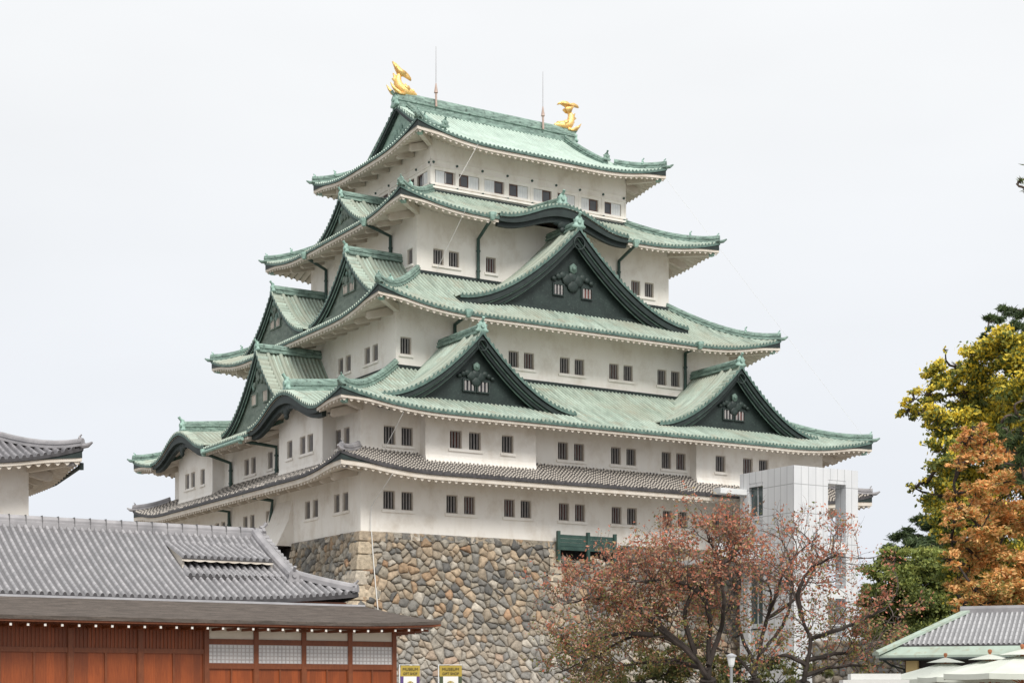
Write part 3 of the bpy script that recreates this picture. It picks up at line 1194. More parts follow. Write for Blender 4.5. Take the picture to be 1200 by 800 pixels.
for y in (10.0, 22.3):
    gable(keep, sR3['l'][0], -(y - CYY), 3.65 - (CXX - 16.12), 5.7, 28.85, 25.1, 4.4, chidori, cop, M['panel_grey'], zbase=25.0, crest='side',
          windows=((-.5, 26.35, .7, .55), (.5, 26.35, .7, .55)), barge_h=.40, face_d=.42, orn=.6)
gable(keep, sR2['l'][0], -(16.16 - CYY), -.1 - (CXX - 20.75), 6.3, 23.1, 18.2, 5.0, chidori, cop, M['panel_grey'], zbase=17.8, crest='side',
      windows=((-1.0, 19.6, .8, .7), (1.0, 19.6, .8, .7)), barge_h=.44, face_d=.42, orn=.6)
for y in (6.5, 25.3):
    gable(keep, sR2['l'][0], -(y - CYY), .1, KW, KZA, KZF, 6.9, wave, cop, M['panel'], kara_kind=True, face_d=.95, panel=False, verge=.6, ridge_z=KZA + .15, rise=.10,
          ridge_h=.75, barge_h=.6, kudari=False, barge_extra=.3, ridge_start=.55, orn=.8)
gable(keep, sR4['f'][0], k4c, -.08, k4w, k4a, k4f, 4.9, wave, cop, M['panel'], kara_kind=True, face_d=.95, panel=False, verge=.6, ridge_z=k4a + .2, rise=.10,
      ridge_h=.5, barge_h=.7, kudari=False, barge_extra=.3, ridge_start=.6, orn=.7)

# --- top roof: ridge, verges, gable faces
zr = 37.1 + 4.75
tr = MB()
X = np.linspace(CXX - 7.6, CXX + 7.6, 9)
tr.sweep(np.stack([X, 0 * X + CYY, 0 * X + zr - .25], -1), RIDGE_PROF(.9, 1.25))
tr.build("ridge", [M['ridge']], keep)
base5 = r5[1]
for sg in (-1, 1):
    tp = MB()
    for fs in (-1, 1):
        tv, tb = MB(), MB()
        D = np.linspace(2.7, 8.3, 12)
        y = CYY + fs * (8.36 - D)
        z = base5(D)
        path = np.stack([0 * D + CXX + sg * 6.75, y, z + .05], -1)
        tv.sweep(path, RIDGE_PROF(.5, .5), 0, side=(1, 0, 0))
        oni(tv, path[0] + [0, -fs * -.1, .35], (0, fs), .5)
        # short verge tiles facing outwards
        sd = Side((CXX + sg * 7.62, CYY), (0, fs), (-sg, 0))
        tile_sheet(tb, sd, .15, 5.7, 0, .75, lambda s, d: base5(8.36 - s) + .06, .36, .14, 3, 0, .18, 1)
        tv.build("verge_ridge", [M['ridge']], r5[0])
        tb.build("verge_tiles", [M['copper_top'], M['tile_end']], r5[0], True)
        S = np.linspace(0.0, 6.0, 16)
        zt = base5(8.36 - S)
        for d0, d1, t_, b_ in ((.05, .18, .12, .34), (.18, .32, .12, .46)):
            Fq = np.stack([sd(S, d0, zt - t_), sd(S, d0, zt - b_), sd(S, d1, zt - b_), sd(S, d1, zt - t_)], 1)
            tp.sheet(np.concatenate([Fq, Fq[:, :1]], 1), 1)
    sd = Side((CXX + sg * 7.62, CYY), (0, 1), (-sg, 0))
    S = np.linspace(-5.3, 5.3, 31)
    zt = base5(8.36 - np.abs(S)) - .2
    zb = base5(2.6)
    tp.sheet(np.stack([sd(S, .36, np.maximum(zt, zb)), sd(S, .36, 0 * S + zb)], 1), 0)
    for i in range(40):
        t = rng.random()
        s_ = (rng.random() - .5) * 2 * 2.9 * t
        z_ = zr - 1.3 - 2.2 * t
        if z_ > base5(8.36 - abs(s_)) - 1.0:
            continue
        tp.ball(sd(s_, .32, z_), (.12, .15 + .1 * rng.random(), .25), 2)
    tp.build("gable_panel", [M['panel_green'], M['barge'], M['barge_line']], r5[0])
    om = MB()
    oni(om, (CXX + sg * 7.65, CYY, zr - .1), (sg, 0), .8)
    om.build("ridge_ornament", [M['ornament']], keep, True)



# --- golden dolphin-fish on the ridge
def shachi(sg):
    """head towards the middle of the ridge, tail thrown up; sg = -1 for the left end"""
    fm = MB()
    x0, y0, z0 = CXX + sg * 6.95, CYY, zr + .85

    def P(a, z, b=0.0):
        return np.array([x0 - sg * a * .9, y0 + b * .9, z0 + z * .82])
    path = [(1.15, .22), (.85, .26), (.45, .30), (.05, .36), (-.3, .55), (-.5, .9), (-.52, 1.3), (-.4, 1.65), (-.3, 1.9)]
    rad = [.10, .24, .34, .38, .36, .30, .24, .17, .10]
    pts = np.array([P(a, z) for a, z in path])
    t = np.linspace(0, len(path) - 1, 30)
    pts = np.stack([np.interp(t, np.arange(len(path)), pts[:, i]) for i in range(3)], -1)
    k = np.array([.25, .5, .25])
    for _ in range(2):
        pts[1:-1] = .25 * pts[:-2] + .5 * pts[1:-1] + .25 * pts[2:]
    fm.tube(pts, np.interp(t, np.arange(len(path)), rad), 12)
    # lower jaw, brow, eyes
    fm.tube([P(.2, .12), P(.7, .06), P(1.1, .05)], [.2, .16, .07], 8)
    fm.ball(P(.72, .5), (.2, .24, .12))
    for q in (-1, 1):
        fm.ball(P(.78, .42, q * .2), .09)

    def fin(outl, y, th=.09):
        fm.prism([P(a, z, y - th / 2) for a, z in outl], (0, th, 0))
    # forked tail
    if sg < 0:
        fin([(-.38, 1.75), (-.52, 2.0), (-.85, 2.35), (-1.0, 2.72), (-.7, 2.6), (-.42, 2.38), (-.2, 2.2), (.12, 2.1), (.42, 1.88), (.62, 1.62), (.66, 1.38), (.36, 1.5), (.05, 1.62), (-.18, 1.66)], 0, .16)
    else:
        fin([(-.38, 1.6), (-.5, 1.95), (-.85, 2.3), (-1.3, 2.28), (-1.15, 2.5), (-.75, 2.62), (-.35, 2.5), (-.1, 2.62), (.35, 2.6), (.7, 2.4), (.85, 2.15), (.5, 2.28), (.1, 2.15), (-.15, 1.9), (-.2, 1.6)], 0, .18)
    for q in (-.2, .2):
        fin([(-.4, 1.6), (-.55, 1.95), (-.75, 2.3), (-.3, 2.15), (.1, 2.0), (.2, 1.85), (-.1, 1.62)], q, .07)
    # jagged back fin
    fin([(-.55, .55), (-.86, .78), (-.82, .98), (-1.05, 1.22), (-.86, 1.36), (-.95, 1.72), (-.7, 1.55), (-.5, 1.5), (-.45, 1.0)], 0, .12)
    # breast fins, low at the back
    for q in (-1, 1):
        fin([(-.05, .12), (-.45, .1), (-.9, .35), (-1.35, .72), (-1.2, .35), (-.95, .0), (-.5, -.15), (0, -.1)], q * .34, .1)
        fin([(.3, .3), (-.1, .62), (-.05, .9), (.12, .72), (.3, .75), (.4, .5)], q * .36, .08)
    fm.build("golden_fish_ornament", [M['gold']], keep, True)


M['gold_'] = M['gold']
shachi(-1)
shachi(1)

# --- lightning rods
for x in (13.67, 22.82):
    rm = MB()
    rm.tube([(x, CYY - .55, zr + .3), (x, CYY - .5, zr + 1.35)], .08, 8, 1)
    rm.tube([(x, CYY - .5, zr + 1.3), (x, CYY - .5, zr + 2.0)], [.15, .04], 8, 1)
    rm.tube([(x, CYY - .5, zr + 1.9), (x, CYY - .5, 46.5)], [.028, .016], 6, 0)
    rm.build("lightning_rod", [simple("rod_steel", (.3, .29, .3), (.4, .39, .4), 2, .4), simple("rod_copper", (.38, .27, .22), (.45, .33, .28), 2, .5)], keep)

# --- downpipes with hoppers
pipes = [
    [(12.08, 4.95, 31.3), (12.5, 7.55, 30.5), (12.5, 7.55, 27.8)], [(23.74, 4.95, 31.15), (24.1, 7.55, 30.6), (24.1, 7.55, 28.0)],
    [(8.52, 1.9, 23.85), (8.98, 4.5, 23.75), (8.98, 4.5, 21.5)], [(27.0, 1.9, 23.85), (27.7, 4.5, 23.9), (27.7, 4.5, 20.5)],
    [(5.2, 10.18, 31.15), (7.75, 11.3, 30.9), (7.75, 11.3, 28.2)], [(5.2, 19.9, 31.15), (7.75, 21.7, 30.9), (7.75, 21.7, 28.2)],
    [(-2.45, 12.9, 16.4), (-.15, 12.35, 16.1), (-.15, 12.35, 14.2)], [(-2.45, 19.6, 16.4), (-.15, 20.5, 16.0), (-.15, 20.5, 14.2)],
    [(-2.4, 12.5, 12.75), (-.2, 12.9, 12.6), (-.2, 13.2, 11.4), (-.2, 13.3, 9.5)], [(-2.4, 20.4, 12.75), (-.15, 20.8, 12.6), (-.15, 20.8, 9.5)]]
for pts in pipes:
    pm = MB()
    h0 = np.array(pts[0])
    pm.tube(pts, .12, 8, 0)
    if h0[2] > 13:
        pm.tube([h0 + [0, 0, -.2], h0 + [0, 0, .12], h0 + [0, 0, .28]], [.13, .26, .28], 6, 1)
    for q in (0.3, 0.8):
        c = np.array(pts[-2]) * (1 - q) + np.array(pts[-1]) * q
        pm.tube([c - [0, 0, .05], c + [0, 0, .05]], .15, 8, 0)
    pm.build("downpipe", [M['pipe'], M['ornament']], keep)
gm = MB()
for y0, y1 in ((12.2, 19.6),):
    gm.tube([(-2.6, y0, 16.42), (-2.6, y1, 16.42)], .11, 8)
gm.build("rain_gutter", [M['ornament']], keep)

# --- flared stone-drop chute low on the left wall
cm = MB()
y0, y1 = 9.95, 13.6
P = [(0, y0, 12.4), (0, y1, 12.4), (-.35, y1, 11.0), (-.35, y0, 11.0), (-1.15, y1, 9.35), (-1.15, y0, 9.35), (0, y0, 9.35), (0, y1, 9.35)]
cm.add(P, [(0, 3, 2, 1), (3, 5, 4, 2), (0, 6, 5, 3), (1, 2, 4, 7)], 0)
cm.add([(-1.1, y0 + .05, 9.37), (-1.1, y1 - .05, 9.37), (0, y1 - .05, 9.37), (0, y0 + .05, 9.37)], [(0, 1, 2, 3)], 1)
cm.build("drop_chute", [M['plaster'], M['dark']], keep)

# --- thin conductor cables
white_cable = simple("white_cable", (.7, .7, .68), (.62, .62, .6), 2, .6)
for pts, r_ in (([(9.0, 1.9, 24.0), (8.7, 4.5, 20.9)], .02), ([(1.6, -2.5, 16.4), (1.3, -.4, 14.3)], .02), ([(12.6, 7.75, 37.0), (11.4, 8.6, 34.4)], .02),
                ([(10.0, 4.95, 31.4), (9.3, 7.55, 28.0)], .02), ([(28.3, 8.1, 37.7), (39.0, -2.3, 17.3)], .008), ([(.9, -2.4, 12.7), (.6, -.2, 11.0), (.55, -.25, 9.6)], .03)):
    wm = MB()
    wm.tube(pts, r_, 5)
    wm.build("conductor_cable", [white_cable], keep)

# ================================================================== STONE BASE
STZ = 9.55


def batter(z):
    t = np.maximum(STZ - np.asarray(z, float), 0)
    return .05 + .16 * t + .014 * t * t


PAL = np.array([(.24, .21, .165), (.29, .24, .18), (.34, .265, .185), (.31, .215, .135), (.155, .148, .135), (.205, .195, .175), (.40, .36, .30), (.26, .24, .205), (.115, .112, .105), (.30, .19, .115), (.31, .285, .24)])
PALW = np.array([.16, .17, .11, .06, .13, .14, .07, .1, .06, .03, .06])
PALW = PALW / PALW.sum()


def clip_poly(poly, n, c):
    """keep the side where p.n <= c"""
    out = []
    k = len(poly)
    for i in range(k):
        p, q = poly[i], poly[(i + 1) % k]
        dp, dq = p[0] * n[0] + p[1] * n[1] - c, q[0] * n[0] + q[1] * n[1] - c
        if dp <= 0:
            out.append(p)
        if (dp < 0 < dq) or (dq < 0 < dp):
            t = dp / (dp - dq)
            out.append((p[0] + t * (q[0] - p[0]), p[1] + t * (q[1] - p[1])))
    return out


def rubble(mb, a0, a1, z0, z1, place, keepf, cw=.47, ch=.37, light=1.0):
    """irregular fitted stones: jittered cells, each pulled in a little and swollen towards its middle"""
    nx, nz = int((a1 - a0) / cw), int((z1 - z0) / ch)
    seeds = []
    for i in range(nx + 1):
        for j in range(nz + 1):
            seeds.append((a0 + (i + .5 + (j % 2) * .5 + (random.random() - .5) * .85) * cw, z0 + (j + .5 + (random.random() - .5) * .8) * ch))
    seeds = [q for q in seeds if random.random() > .27]
    cell = {}
    for q in seeds:
        cell.setdefault((int(q[0] // 1.0), int(q[1] // 1.0)), []).append(q)
    for q in seeds:
        if not keepf(*q):
            continue
        poly = [(q[0] - 1.2, q[1] - 1.0), (q[0] + 1.2, q[1] - 1.0), (q[0] + 1.2, q[1] + 1.0), (q[0] - 1.2, q[1] + 1.0)]
        ci, cj = int(q[0] // 1.0), int(q[1] // 1.0)
        for di in (-2, -1, 0, 1, 2):
            for dj in (-2, -1, 0, 1, 2):
                for r in cell.get((ci + di, cj + dj), ()):
                    if r is q:
                        continue
                    n = (r[0] - q[0], r[1] - q[1])
                    poly = clip_poly(poly, n, (r[0] * r[0] + r[1] * r[1] - q[0] * q[0] - q[1] * q[1]) / 2)
        for n, c in (((1, 0), a1), ((-1, 0), -a0), ((0, 1), z1), ((0, -1), -z0)):
            poly = clip_poly(poly, n, c)
        if len(poly) < 3:
            continue
        P = np.array(poly)
        c = P.mean(0)
        # cut long straight corners so that the stones look broken, not drawn with a ruler
        Q = []
        for i in range(len(P)):
            p, r = P[i], P[(i + 1) % len(P)]
            Q.append(p * .84 + r * .16)
            Q.append(p * .5 + r * .5 + (np.array([random.random(), random.random()]) - .5) * .05)
            Q.append(p * .16 + r * .84)
        P = np.array(Q)
        d = P - c
        ln = np.linalg.norm(d, axis=1)[:, None] + 1e-6
        k = len(P)
        tilt = (random.random() - .5) * .22, (random.random() - .5) * .30
        b = .03 + .07 * random.random()
        rings = []
        for inset, out in ((.004, -.10), (.02, -.02), (.08, .03)):
            R_ = c + d * np.maximum(.2, 1 - inset / ln)
            o = out + (R_ - c) @ np.array(tilt) + (b - .03 if out > 0 else 0) + (np.array([random.random() for _ in range(k)]) - .5) * .025
            rings.append(place(R_[:, 0], R_[:, 1], o))
        cen = place(c[0:1], c[1:2], np.array([b + .03]))
        V = np.concatenate(rings + [cen])
        F = []
        for r in range(2):
            for i in range(k):
                j = (i + 1) % k
                F.append((r * k + i, r * k + j, (r + 1) * k + j, (r + 1) * k + i))
        F += [(2 * k + i, 2 * k + (i + 1) % k, 3 * k) for i in range(k)]
        col = PAL[rng.choice(len(PAL), p=PALW)] * (.85 + .3 * random.random())
        low = np.clip((5.0 - c[1]) / 6, 0, 1) * .5          # the foot of the wall is a paler, greyer stone
        col = col * (1 - low) + low * np.array([.42, .40, .37]) * (.7 + .5 * random.random())
        mb.add(V, F, 0, cl=col * light)


base_t = thing("stone_base", "battered base of fitted grey and tan stones under the castle keep", "stone wall", (0, 0, -EYE))
GZ = -EYE - .2
sm = MB()
front_place = lambda a, z, o: np.stack([a, -batter(z) - o, z], -1)
left_place = lambda a, z, o: np.stack([-batter(z) - o, a, z], -1)
notch = lambda a, z: 13.9 < a < 19.0 and z > 8.35
rubble(sm, -4.6, 41.0, GZ, STZ, front_place, lambda a, z: a > -batter(z) + .55 and not notch(a, z) and a < 36.5 + batter(z))
rubble(sm, -4.6, 36.0, GZ, STZ, left_place, lambda a, z: a > -batter(z) + .45 and not (9.9 - (STZ - z) * .1 < a < 13.9 and z > 5))
sm.build("rubble_facing", [M['stone']], base_t, True)
# the fill behind the stones
bm = MB()
Zs = np.linspace(GZ, STZ - .02, 8)
b_ = batter(Zs) - .07
for (x0, y0), (x1, y1) in (((-1, -1), (1, -1)), ((1, -1), (1, 1)), ((1, 1), (-1, 1))):
    ax, ay = (0 if x0 < 0 else 36.5), (0 if y0 < 0 else 32.3)
    bx, by = (0 if x1 < 0 else 36.5), (0 if y1 < 0 else 32.3)
    A = np.stack([ax + x0 * b_, ay + y0 * b_, Zs], -1)
    B = np.stack([bx + x1 * b_, by + y1 * b_, Zs], -1)
    if y0 < 0 and y1 < 0:
        C1 = np.stack([13.9 + 0 * b_, -b_, Zs], -1)
        C2 = np.stack([19.0 + 0 * b_, -b_, Zs], -1)
        bm.sheet(np.stack([A, C1], 1))
        bm.sheet(np.stack([C2, B], 1))
        low_ = Zs < 8.4
        zz = np.append(Zs[low_], 8.35)
        bb_ = batter(zz) - .07
        bm.sheet(np.stack([np.stack([13.9 + 0 * zz, -bb_, zz], -1), np.stack([19.0 + 0 * zz, -bb_, zz], -1)], 1))
        bm.box((13.9, -.3, 8.3), (19.0, 1.2, 8.36))
    else:
        bm.sheet(np.stack([A, B], 1))
for y0, y1, zt in ((-1e9, 9.95, STZ), (9.95, 13.9, 5.0), (13.9, 1e9, STZ)):
    zz = np.linspace(GZ, zt - .02, 8)
    q = batter(zz) - .07
    A = np.stack([-q, np.maximum(y0, -q), zz], -1)
    B = np.stack([-q, np.minimum(y1, 32.3 + q), zz], -1)
    bm.sheet(np.stack([A, B], 1))
bm.build("stone_fill", [M['mortar']], base_t)
rm = MB()
rm.box((.9, 9.9, 4.9), (1.2, 14.0, 9.5), 0)
rm.box((-2.4, 9.9, 4.9), (.9, 14.0, 5.0), 0)
rm.box((13.9, .9, 8.36), (19.0, 1.2, 9.5), 0)
rm.build("dark_recess", [M['dark']], base_t)
# corner stones laid long and short in turn
qm = MB()
z = STZ
i = 0
while z > GZ:
    h = .62 + .35 * random.random()
    zz = max(GZ, z - h)
    lf, ll = ((1.5, .75), (.8, 1.35))[i % 2]
    lf *= .85 + .4 * random.random()
    ll *= .85 + .4 * random.random()
    col = np.array([(.40, .33, .24), (.36, .30, .22), (.42, .37, .30), (.33, .27, .20)][random.randrange(4)]) * (.9 + .2 * random.random())
    rings = []
    for zq, ins in ((zz + .015, .03), (zz + .06, -.05), ((z + zz) / 2, -.09), (z - .06, -.05), (z - .015, .03)):
        b = float(batter(zq)) - ins * 1.0
        j = lambda: (random.random() - .5) * .04
        o = max(ins, 0)
        rings.append([(-b + j(), -b + j(), zq), (-b + lf * .5, -b - .02 + j(), zq), (-b + lf - o, -b + j(), zq), (-b + lf - o + .03, -b + .7, zq), (-b + .7, -b + ll - o + .03, zq), (-b + j(), -b + ll - o, zq), (-b - .02 + j(), -b + ll * .5, zq)])
    Rg = np.array(rings)
    Rg = np.concatenate([Rg, Rg[:, :1]], 1)
    n0 = qm.n
    qm.sheet(Rg)
    qm.cl[-1] = np.broadcast_to(col, (Rg.shape[0] * Rg.shape[1], 3)).copy()
    qm.has_cl = True
    qm.add(Rg[-1, :7], [tuple(range(7))], 0, cl=col)
    z = zz
    i += 1
# dressed stones along the top edge of both faces and at the two ends
for place, lo, hi in ((front_place, .9, 13.9), (left_place, .8, 9.95)):
    a = lo
    while a < hi:
        w = .55 + .4 * random.random()
        h = .38 + .14 * random.random()
        a2 = min(hi, a + w)
        col = PAL[random.choice([0, 1, 2, 6, 7, 4, 5])] * 1.12
        o = .06
        A = np.array([a + .015, a2 - .015])
        P = []
        for zq, oo in ((STZ - h, -.05), (STZ - h + .05, o), (STZ - .04, o), (STZ, -.04)):
            P.append(place(A, np.array([zq, zq]), np.array([oo, oo])))
        P.append(place(A, np.array([STZ, STZ]), np.array([-.5, -.5])))
        P = np.array(P)
        qm.sheet(P)
        qm.cl[-1] = np.broadcast_to(col, (P.shape[0] * 2, 3)).copy()
        a = a2
for place, a0, zlo in ((front_place, 13.3, 6.0), (left_place, 9.2, 5.2)):
    z = STZ - .5
    while z > zlo:
        h = .42 + .2 * random.random()
        w = .6 + .5 * random.random()
        col = np.array((.40, .34, .26)) * (.85 + .3 * random.random())
        A = np.array([a0 + .7 - w, a0 + .7])
        P = np.array([place(A, np.array([zq, zq]), np.array([oo, oo])) for zq, oo in ((z - h + .02, -.05), (z - h + .06, .1), (z - .05, .1), (z - .01, -.05))])
        qm.sheet(P)
        qm.cl[-1] = np.broadcast_to(col, (8, 3)).copy()
        z -= h
qm.build("corner_stones", [M['stone']], base_t)
cm = MB()
zc = np.linspace(9.5, 4.6, 8)
cm.tube(np.stack([.62 - .1 * batter(zc), -batter(zc) - .16, zc], -1), .03, 6)
cm.build("conductor_pipe", [white_cable], base_t)

# green plank screen standing in the gap of the stone edge
scr = thing("plank_screen", "dark green plank screen between posts on top of the stone base", "screen", (13.8, -.45, 8.4))
sm = MB()
for i in range(4):
    sm.box((13.75, -.52, 8.98 + i * .25), (18.0, -.46 + .012 * (i % 2), 9.215 + i * .25), 0)
sm.build("plank_panel", [M['pipe']], scr)
for x in (13.62, 15.9, 18.0):
    pm = MB()
    pm.box((x, -.62, 8.3), (x + .2, -.42, 10.18), 0)
    pm.build("post", [M['pipe']], scr)

# ================================================================== ELEVATOR TOWER
tw = thing("elevator_tower", "white panelled elevator tower with tall openings beside the castle keep", "tower", (26.63, -8.22, -EYE))


def panel_mat(name, c1, c2, px=.62, pz=1.85):
    m, n, l, b = new_mat(name)
    tc = n.new("ShaderNodeTexCoord")
    s = n.new("ShaderNodeSeparateXYZ")
    l.new(tc.outputs["Object"], s.inputs[0])
    ad = node(n, "Math", operation='ADD')
    l.new(s.outputs[0], ad.inputs[0])
    l.new(s.outputs[1], ad.inputs[1])

    def line(v, per, w):
        d = node(n, "Math", operation='DIVIDE', i_1=per)
        l.new(v, d.inputs[0])
        f = node(n, "Math", operation='FRACT')
        l.new(d.outputs[0], f.inputs[0])
        g_ = node(n, "Math", operation='LESS_THAN', i_1=w)
        l.new(f.outputs[0], g_.inputs[0])
        return g_.outputs[0]
    a = node(n, "Math", operation='MAXIMUM')
    l.new(line(ad.outputs[0], px, .06), a.inputs[0])
    l.new(line(s.outputs[2], pz, .025), a.inputs[1])
    k = node(n, "Math", operation='MULTIPLY', i_1=.8)
    l.new(a.outputs[0], k.inputs[0])
    c = mixc(n, l, rng_node(n, l, noise(n, l, .8, 5, (1, 1, .3)), .35, .7), c1, c2)
    c = mixc(n, l, k.outputs[0], c, tuple(q * .45 for q in c2))
    l.new(c, b.inputs["Base Color"])
    b.inputs["Roughness"].default_value = .4
    return m


M['tower'] = panel_mat("white_tower_panels", (.68, .69, .705), (.58, .595, .615))
tm = MB()
X0, X1, Y0, Y1, ZT = 26.63, 32.16, -8.22, -2.85, 14.4
W_ = .45
# parapet, corner pier walls, columns (butted, not overlapping)
tm.box((X0, Y0, 13.66), (X1, Y0 + W_, ZT))
tm.box((X0, Y1 - W_, 13.66), (X1, Y1, ZT))
tm.box((X0, Y0 + W_, 13.66), (X0 + W_, Y1 - W_, ZT))
tm.box((X1 - W_, Y0 + W_, 13.66), (X1, Y1 - W_, ZT))
tm.box((X0, Y0, -EYE), (29.55, Y0 + W_, 13.66))
tm.box((X0, Y0 + W_, -EYE), (X0 + W_, -5.2, 13.66))
tm.box((X0, -3.75, -EYE), (X0 + 1.0, Y1, 13.66))
tm.box((31.1, Y0, -EYE), (X1, Y0 + 1.0, 13.66))
tm.box((31.1, Y1 - 1.0, -EYE), (X1, Y1, 13.66))
tm.box((29.55, Y0 + .02, 13.42), (31.1, Y0 + W_, 13.66))
tm.box((X0 + .02, -5.2, 13.42), (X0 + W_, -3.75, 13.66))
tm.build("tower_frame", [M['tower']], tw)
km = MB()
km.box((27.4, -7.7, -EYE), (29.5, -3.9, 13.6))
km.build("lift_shaft", [M['tower']], tw)
for zf_ in (13.95, 9.6, 6.6, 3.2, 0.0):
    fm = MB()
    fm.box((29.5 if zf_ < 13 else X0 + W_, Y0 + (W_ if zf_ > 13 else .06), zf_ - .3), (31.98 if zf_ < 13 else X1 - W_, Y1 - W_ - .02, zf_), 0)
    if zf_ < 13:
        fm.box((29.56, Y0 + .01, zf_ - .62), (31.09, Y0 + .058, zf_ + .05), 0)
    fm.build("floor_slab", [M['shutter']], tw)
for z0_, z1_ in ((11.5, 13.4), (8.0, 11.2), (4.4, 7.6), (0.6, 4.0)):
    wm = MB()
    wm.box((X0 + .25, -5.18, z0_), (X0 + .29, -3.77, z1_), 0)
    if z0_ in (8.0, 0.6):
        wm.build("spandrel_panel", [M['tower']], tw)
        continue
    o = wm.build("window", [simple("green_grey_glass", (.06, .085, .085), (.10, .13, .13), .5, .08)], tw)
    fm = MB()
    fm.box((X0 + .18, -5.2, z0_ - .3), (X0 + .4, -3.75, z0_), 0)
    fm.box((X0 + .2, -4.5, z0_), (X0 + .25, -4.44, z1_), 0)
    fm.build("frame", [M['tower']], o)
for zr_ in (9.6, 6.6, 3.2):
    rm = MB()
    for dz in (.35, .7, 1.05):
        rm.tube([(29.6, Y0 + .2, zr_ + dz), (31.05, Y0 + .2, zr_ + dz)], .025, 6)
        rm.tube([(31.9, Y0 + 1.05, zr_ + dz), (31.9, Y1 - 1.05, zr_ + dz)], .025, 6)
    rm.build("guard_rail", [M['shutter']], tw)
cm = MB()
cm.box((24.4, -3.6, 12.95), (X0 - .02, -2.85, 13.32), 0)
cm.build("canopy_slab", [M['shutter']], tw)
bm = MB()
bm.box((23.0, -5.0, 8.3), (X0 - .02, -.1, 8.6), 0)
bm.box((23.0, -5.05, 8.6), (X0 - .02, -4.95, 9.6), 0)
bm.build("footbridge", [M['tower']], tw)

# ================================================================== CORNER TURRET on the left
tu = thing("corner_turret", "white turret with a grey tiled roof rising behind the brown hall at far left", "turret", (-28.5, -.02, -EYE))
tm = MB()
for key, (sd, h, _) in four_sides(-28.5, -.02, 7.0, 7.0).items():
    wall_face(tm, sd, 0, -h, h, -EYE, 11.6)
tm.build("wall", [M['plaster']], tu)
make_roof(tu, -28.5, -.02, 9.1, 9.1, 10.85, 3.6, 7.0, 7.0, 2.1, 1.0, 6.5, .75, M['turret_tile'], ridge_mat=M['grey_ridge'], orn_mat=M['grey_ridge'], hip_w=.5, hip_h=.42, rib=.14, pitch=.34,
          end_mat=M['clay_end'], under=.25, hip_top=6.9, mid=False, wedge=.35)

gm = MB()
gm.tube([(-19.36, -8.6, 10.98), (-19.36, -4.0, 10.60), (-19.36, 4.0, 10.60), (-19.36, 8.6, 10.98)], .10, 8)
gm.tube([(-19.36, -8.5, 11.15), (-19.36, -8.5, 10.82)], .15, 8)
gm.build("rain_gutter", [M['barge']], tu)

# ================================================================== FOREGROUND HALL
def wood(name, c1, c2, stretch, gap=0.0):
    m, n, l, b = new_mat(name)
    tc = n.new("ShaderNodeTexCoord")
    s = n.new("ShaderNodeSeparateXYZ")
    l.new(tc.outputs["Object"], s.inputs[0])
    c = mixc(n, l, rng_node(n, l, noise(n, l, 4, 6, stretch), .3, .7), c1, c2)
    c = mixc(n, l, rng_node(n, l, noise(n, l, .7, 3), .45, .75, 0, .5), c, tuple(q * .55 for q in c1))
    if gap:
        d = node(n, "Math", operation='DIVIDE', i_1=gap)
        l.new(s.outputs[0], d.inputs[0])
        fl_ = node(n, "Math", operation='FLOOR')
        l.new(d.outputs[0], fl_.inputs[0])
        w = n.new("ShaderNodeTexWhiteNoise")
        w.noise_dimensions = '1D'
        l.new(fl_.outputs[0], w.inputs["W"])
        hs = n.new("ShaderNodeHueSaturation")
        l.new(c, hs.inputs["Color"])
        l.new(rng_node(n, l, w.outputs["Value"], 0, 1, .78, 1.2), hs.inputs["Value"])
        c = hs.outputs[0]
    l.new(c, b.inputs["Base Color"])
    b.inputs["Roughness"].default_value = .5
    return m


M['wood'] = wood("red_brown_boards", (.215, .043, .007), (.31, .072, .013), (6, 6, .5), .24)
M['wood_beam'] = wood("red_brown_beams", (.16, .041, .011), (.22, .062, .018), (3, 3, 1))
M['shingle'] = simple("bark_shingles", (.062, .05, .042), (.115, .094, .08), 3.0, .95, 0, (.5, 3.5, 3.5), .35, .65, .03, (.06, .05, .042), 9)
M['cream'] = simple("cream_plaster", (.72, .66, .56), (.66, .60, .50), 1.5, .85)
XH, YH = -13.91, -31.55
hall = thing("palace_hall", "red brown timber hall with grey tiled roof and bark shingle eaves in the left foreground", "hall", (XH, YH, -EYE))
XL = -48.0
wm = MB()
wm.box((XL, YH, -EYE), (XH - .02, YH + .1, 2.35), 0)
wm.box((XH - .12, YH + .1, -EYE), (XH - .02, YH + 12.9, 2.35), 0)
wm.box((XL, YH + 12.9, -EYE), (XH - .02, YH + 13.0, 2.35), 0)
wm.build("wall", [M['wood']], hall)
PX = [-13.98, -15.86, -17.77, -19.68, -21.6]
PL = [-24.06, -26.55, -29.04, -31.5, -34.0, -36.5, -39.0, -41.5, -44.0, -46.5]
for x in PX + PL:
    pm = MB()
    pm.box((x - .09, YH - .09, -EYE), (x + .09, YH - .002, 2.3), 0)
    pm.build("post", [M['wood_beam']], hall)
for y in (YH + 2.0, YH + 4.0, YH + 6.0, YH + 8.0, YH + 10.0, YH + 12.0):
    pm = MB()
    pm.box((XH - .018, y - .09, -EYE), (XH + .07, y + .09, 2.3), 0)
    pm.build("post", [M['wood_beam']], hall)


def hbeam(x0, x1, z0, z1, out):
    bm = MB()
    bm.box((x0, YH - out, z0), (x1, YH - .001, z1), 0)
    return bm.build("rail", [M['wood_beam']], hall)


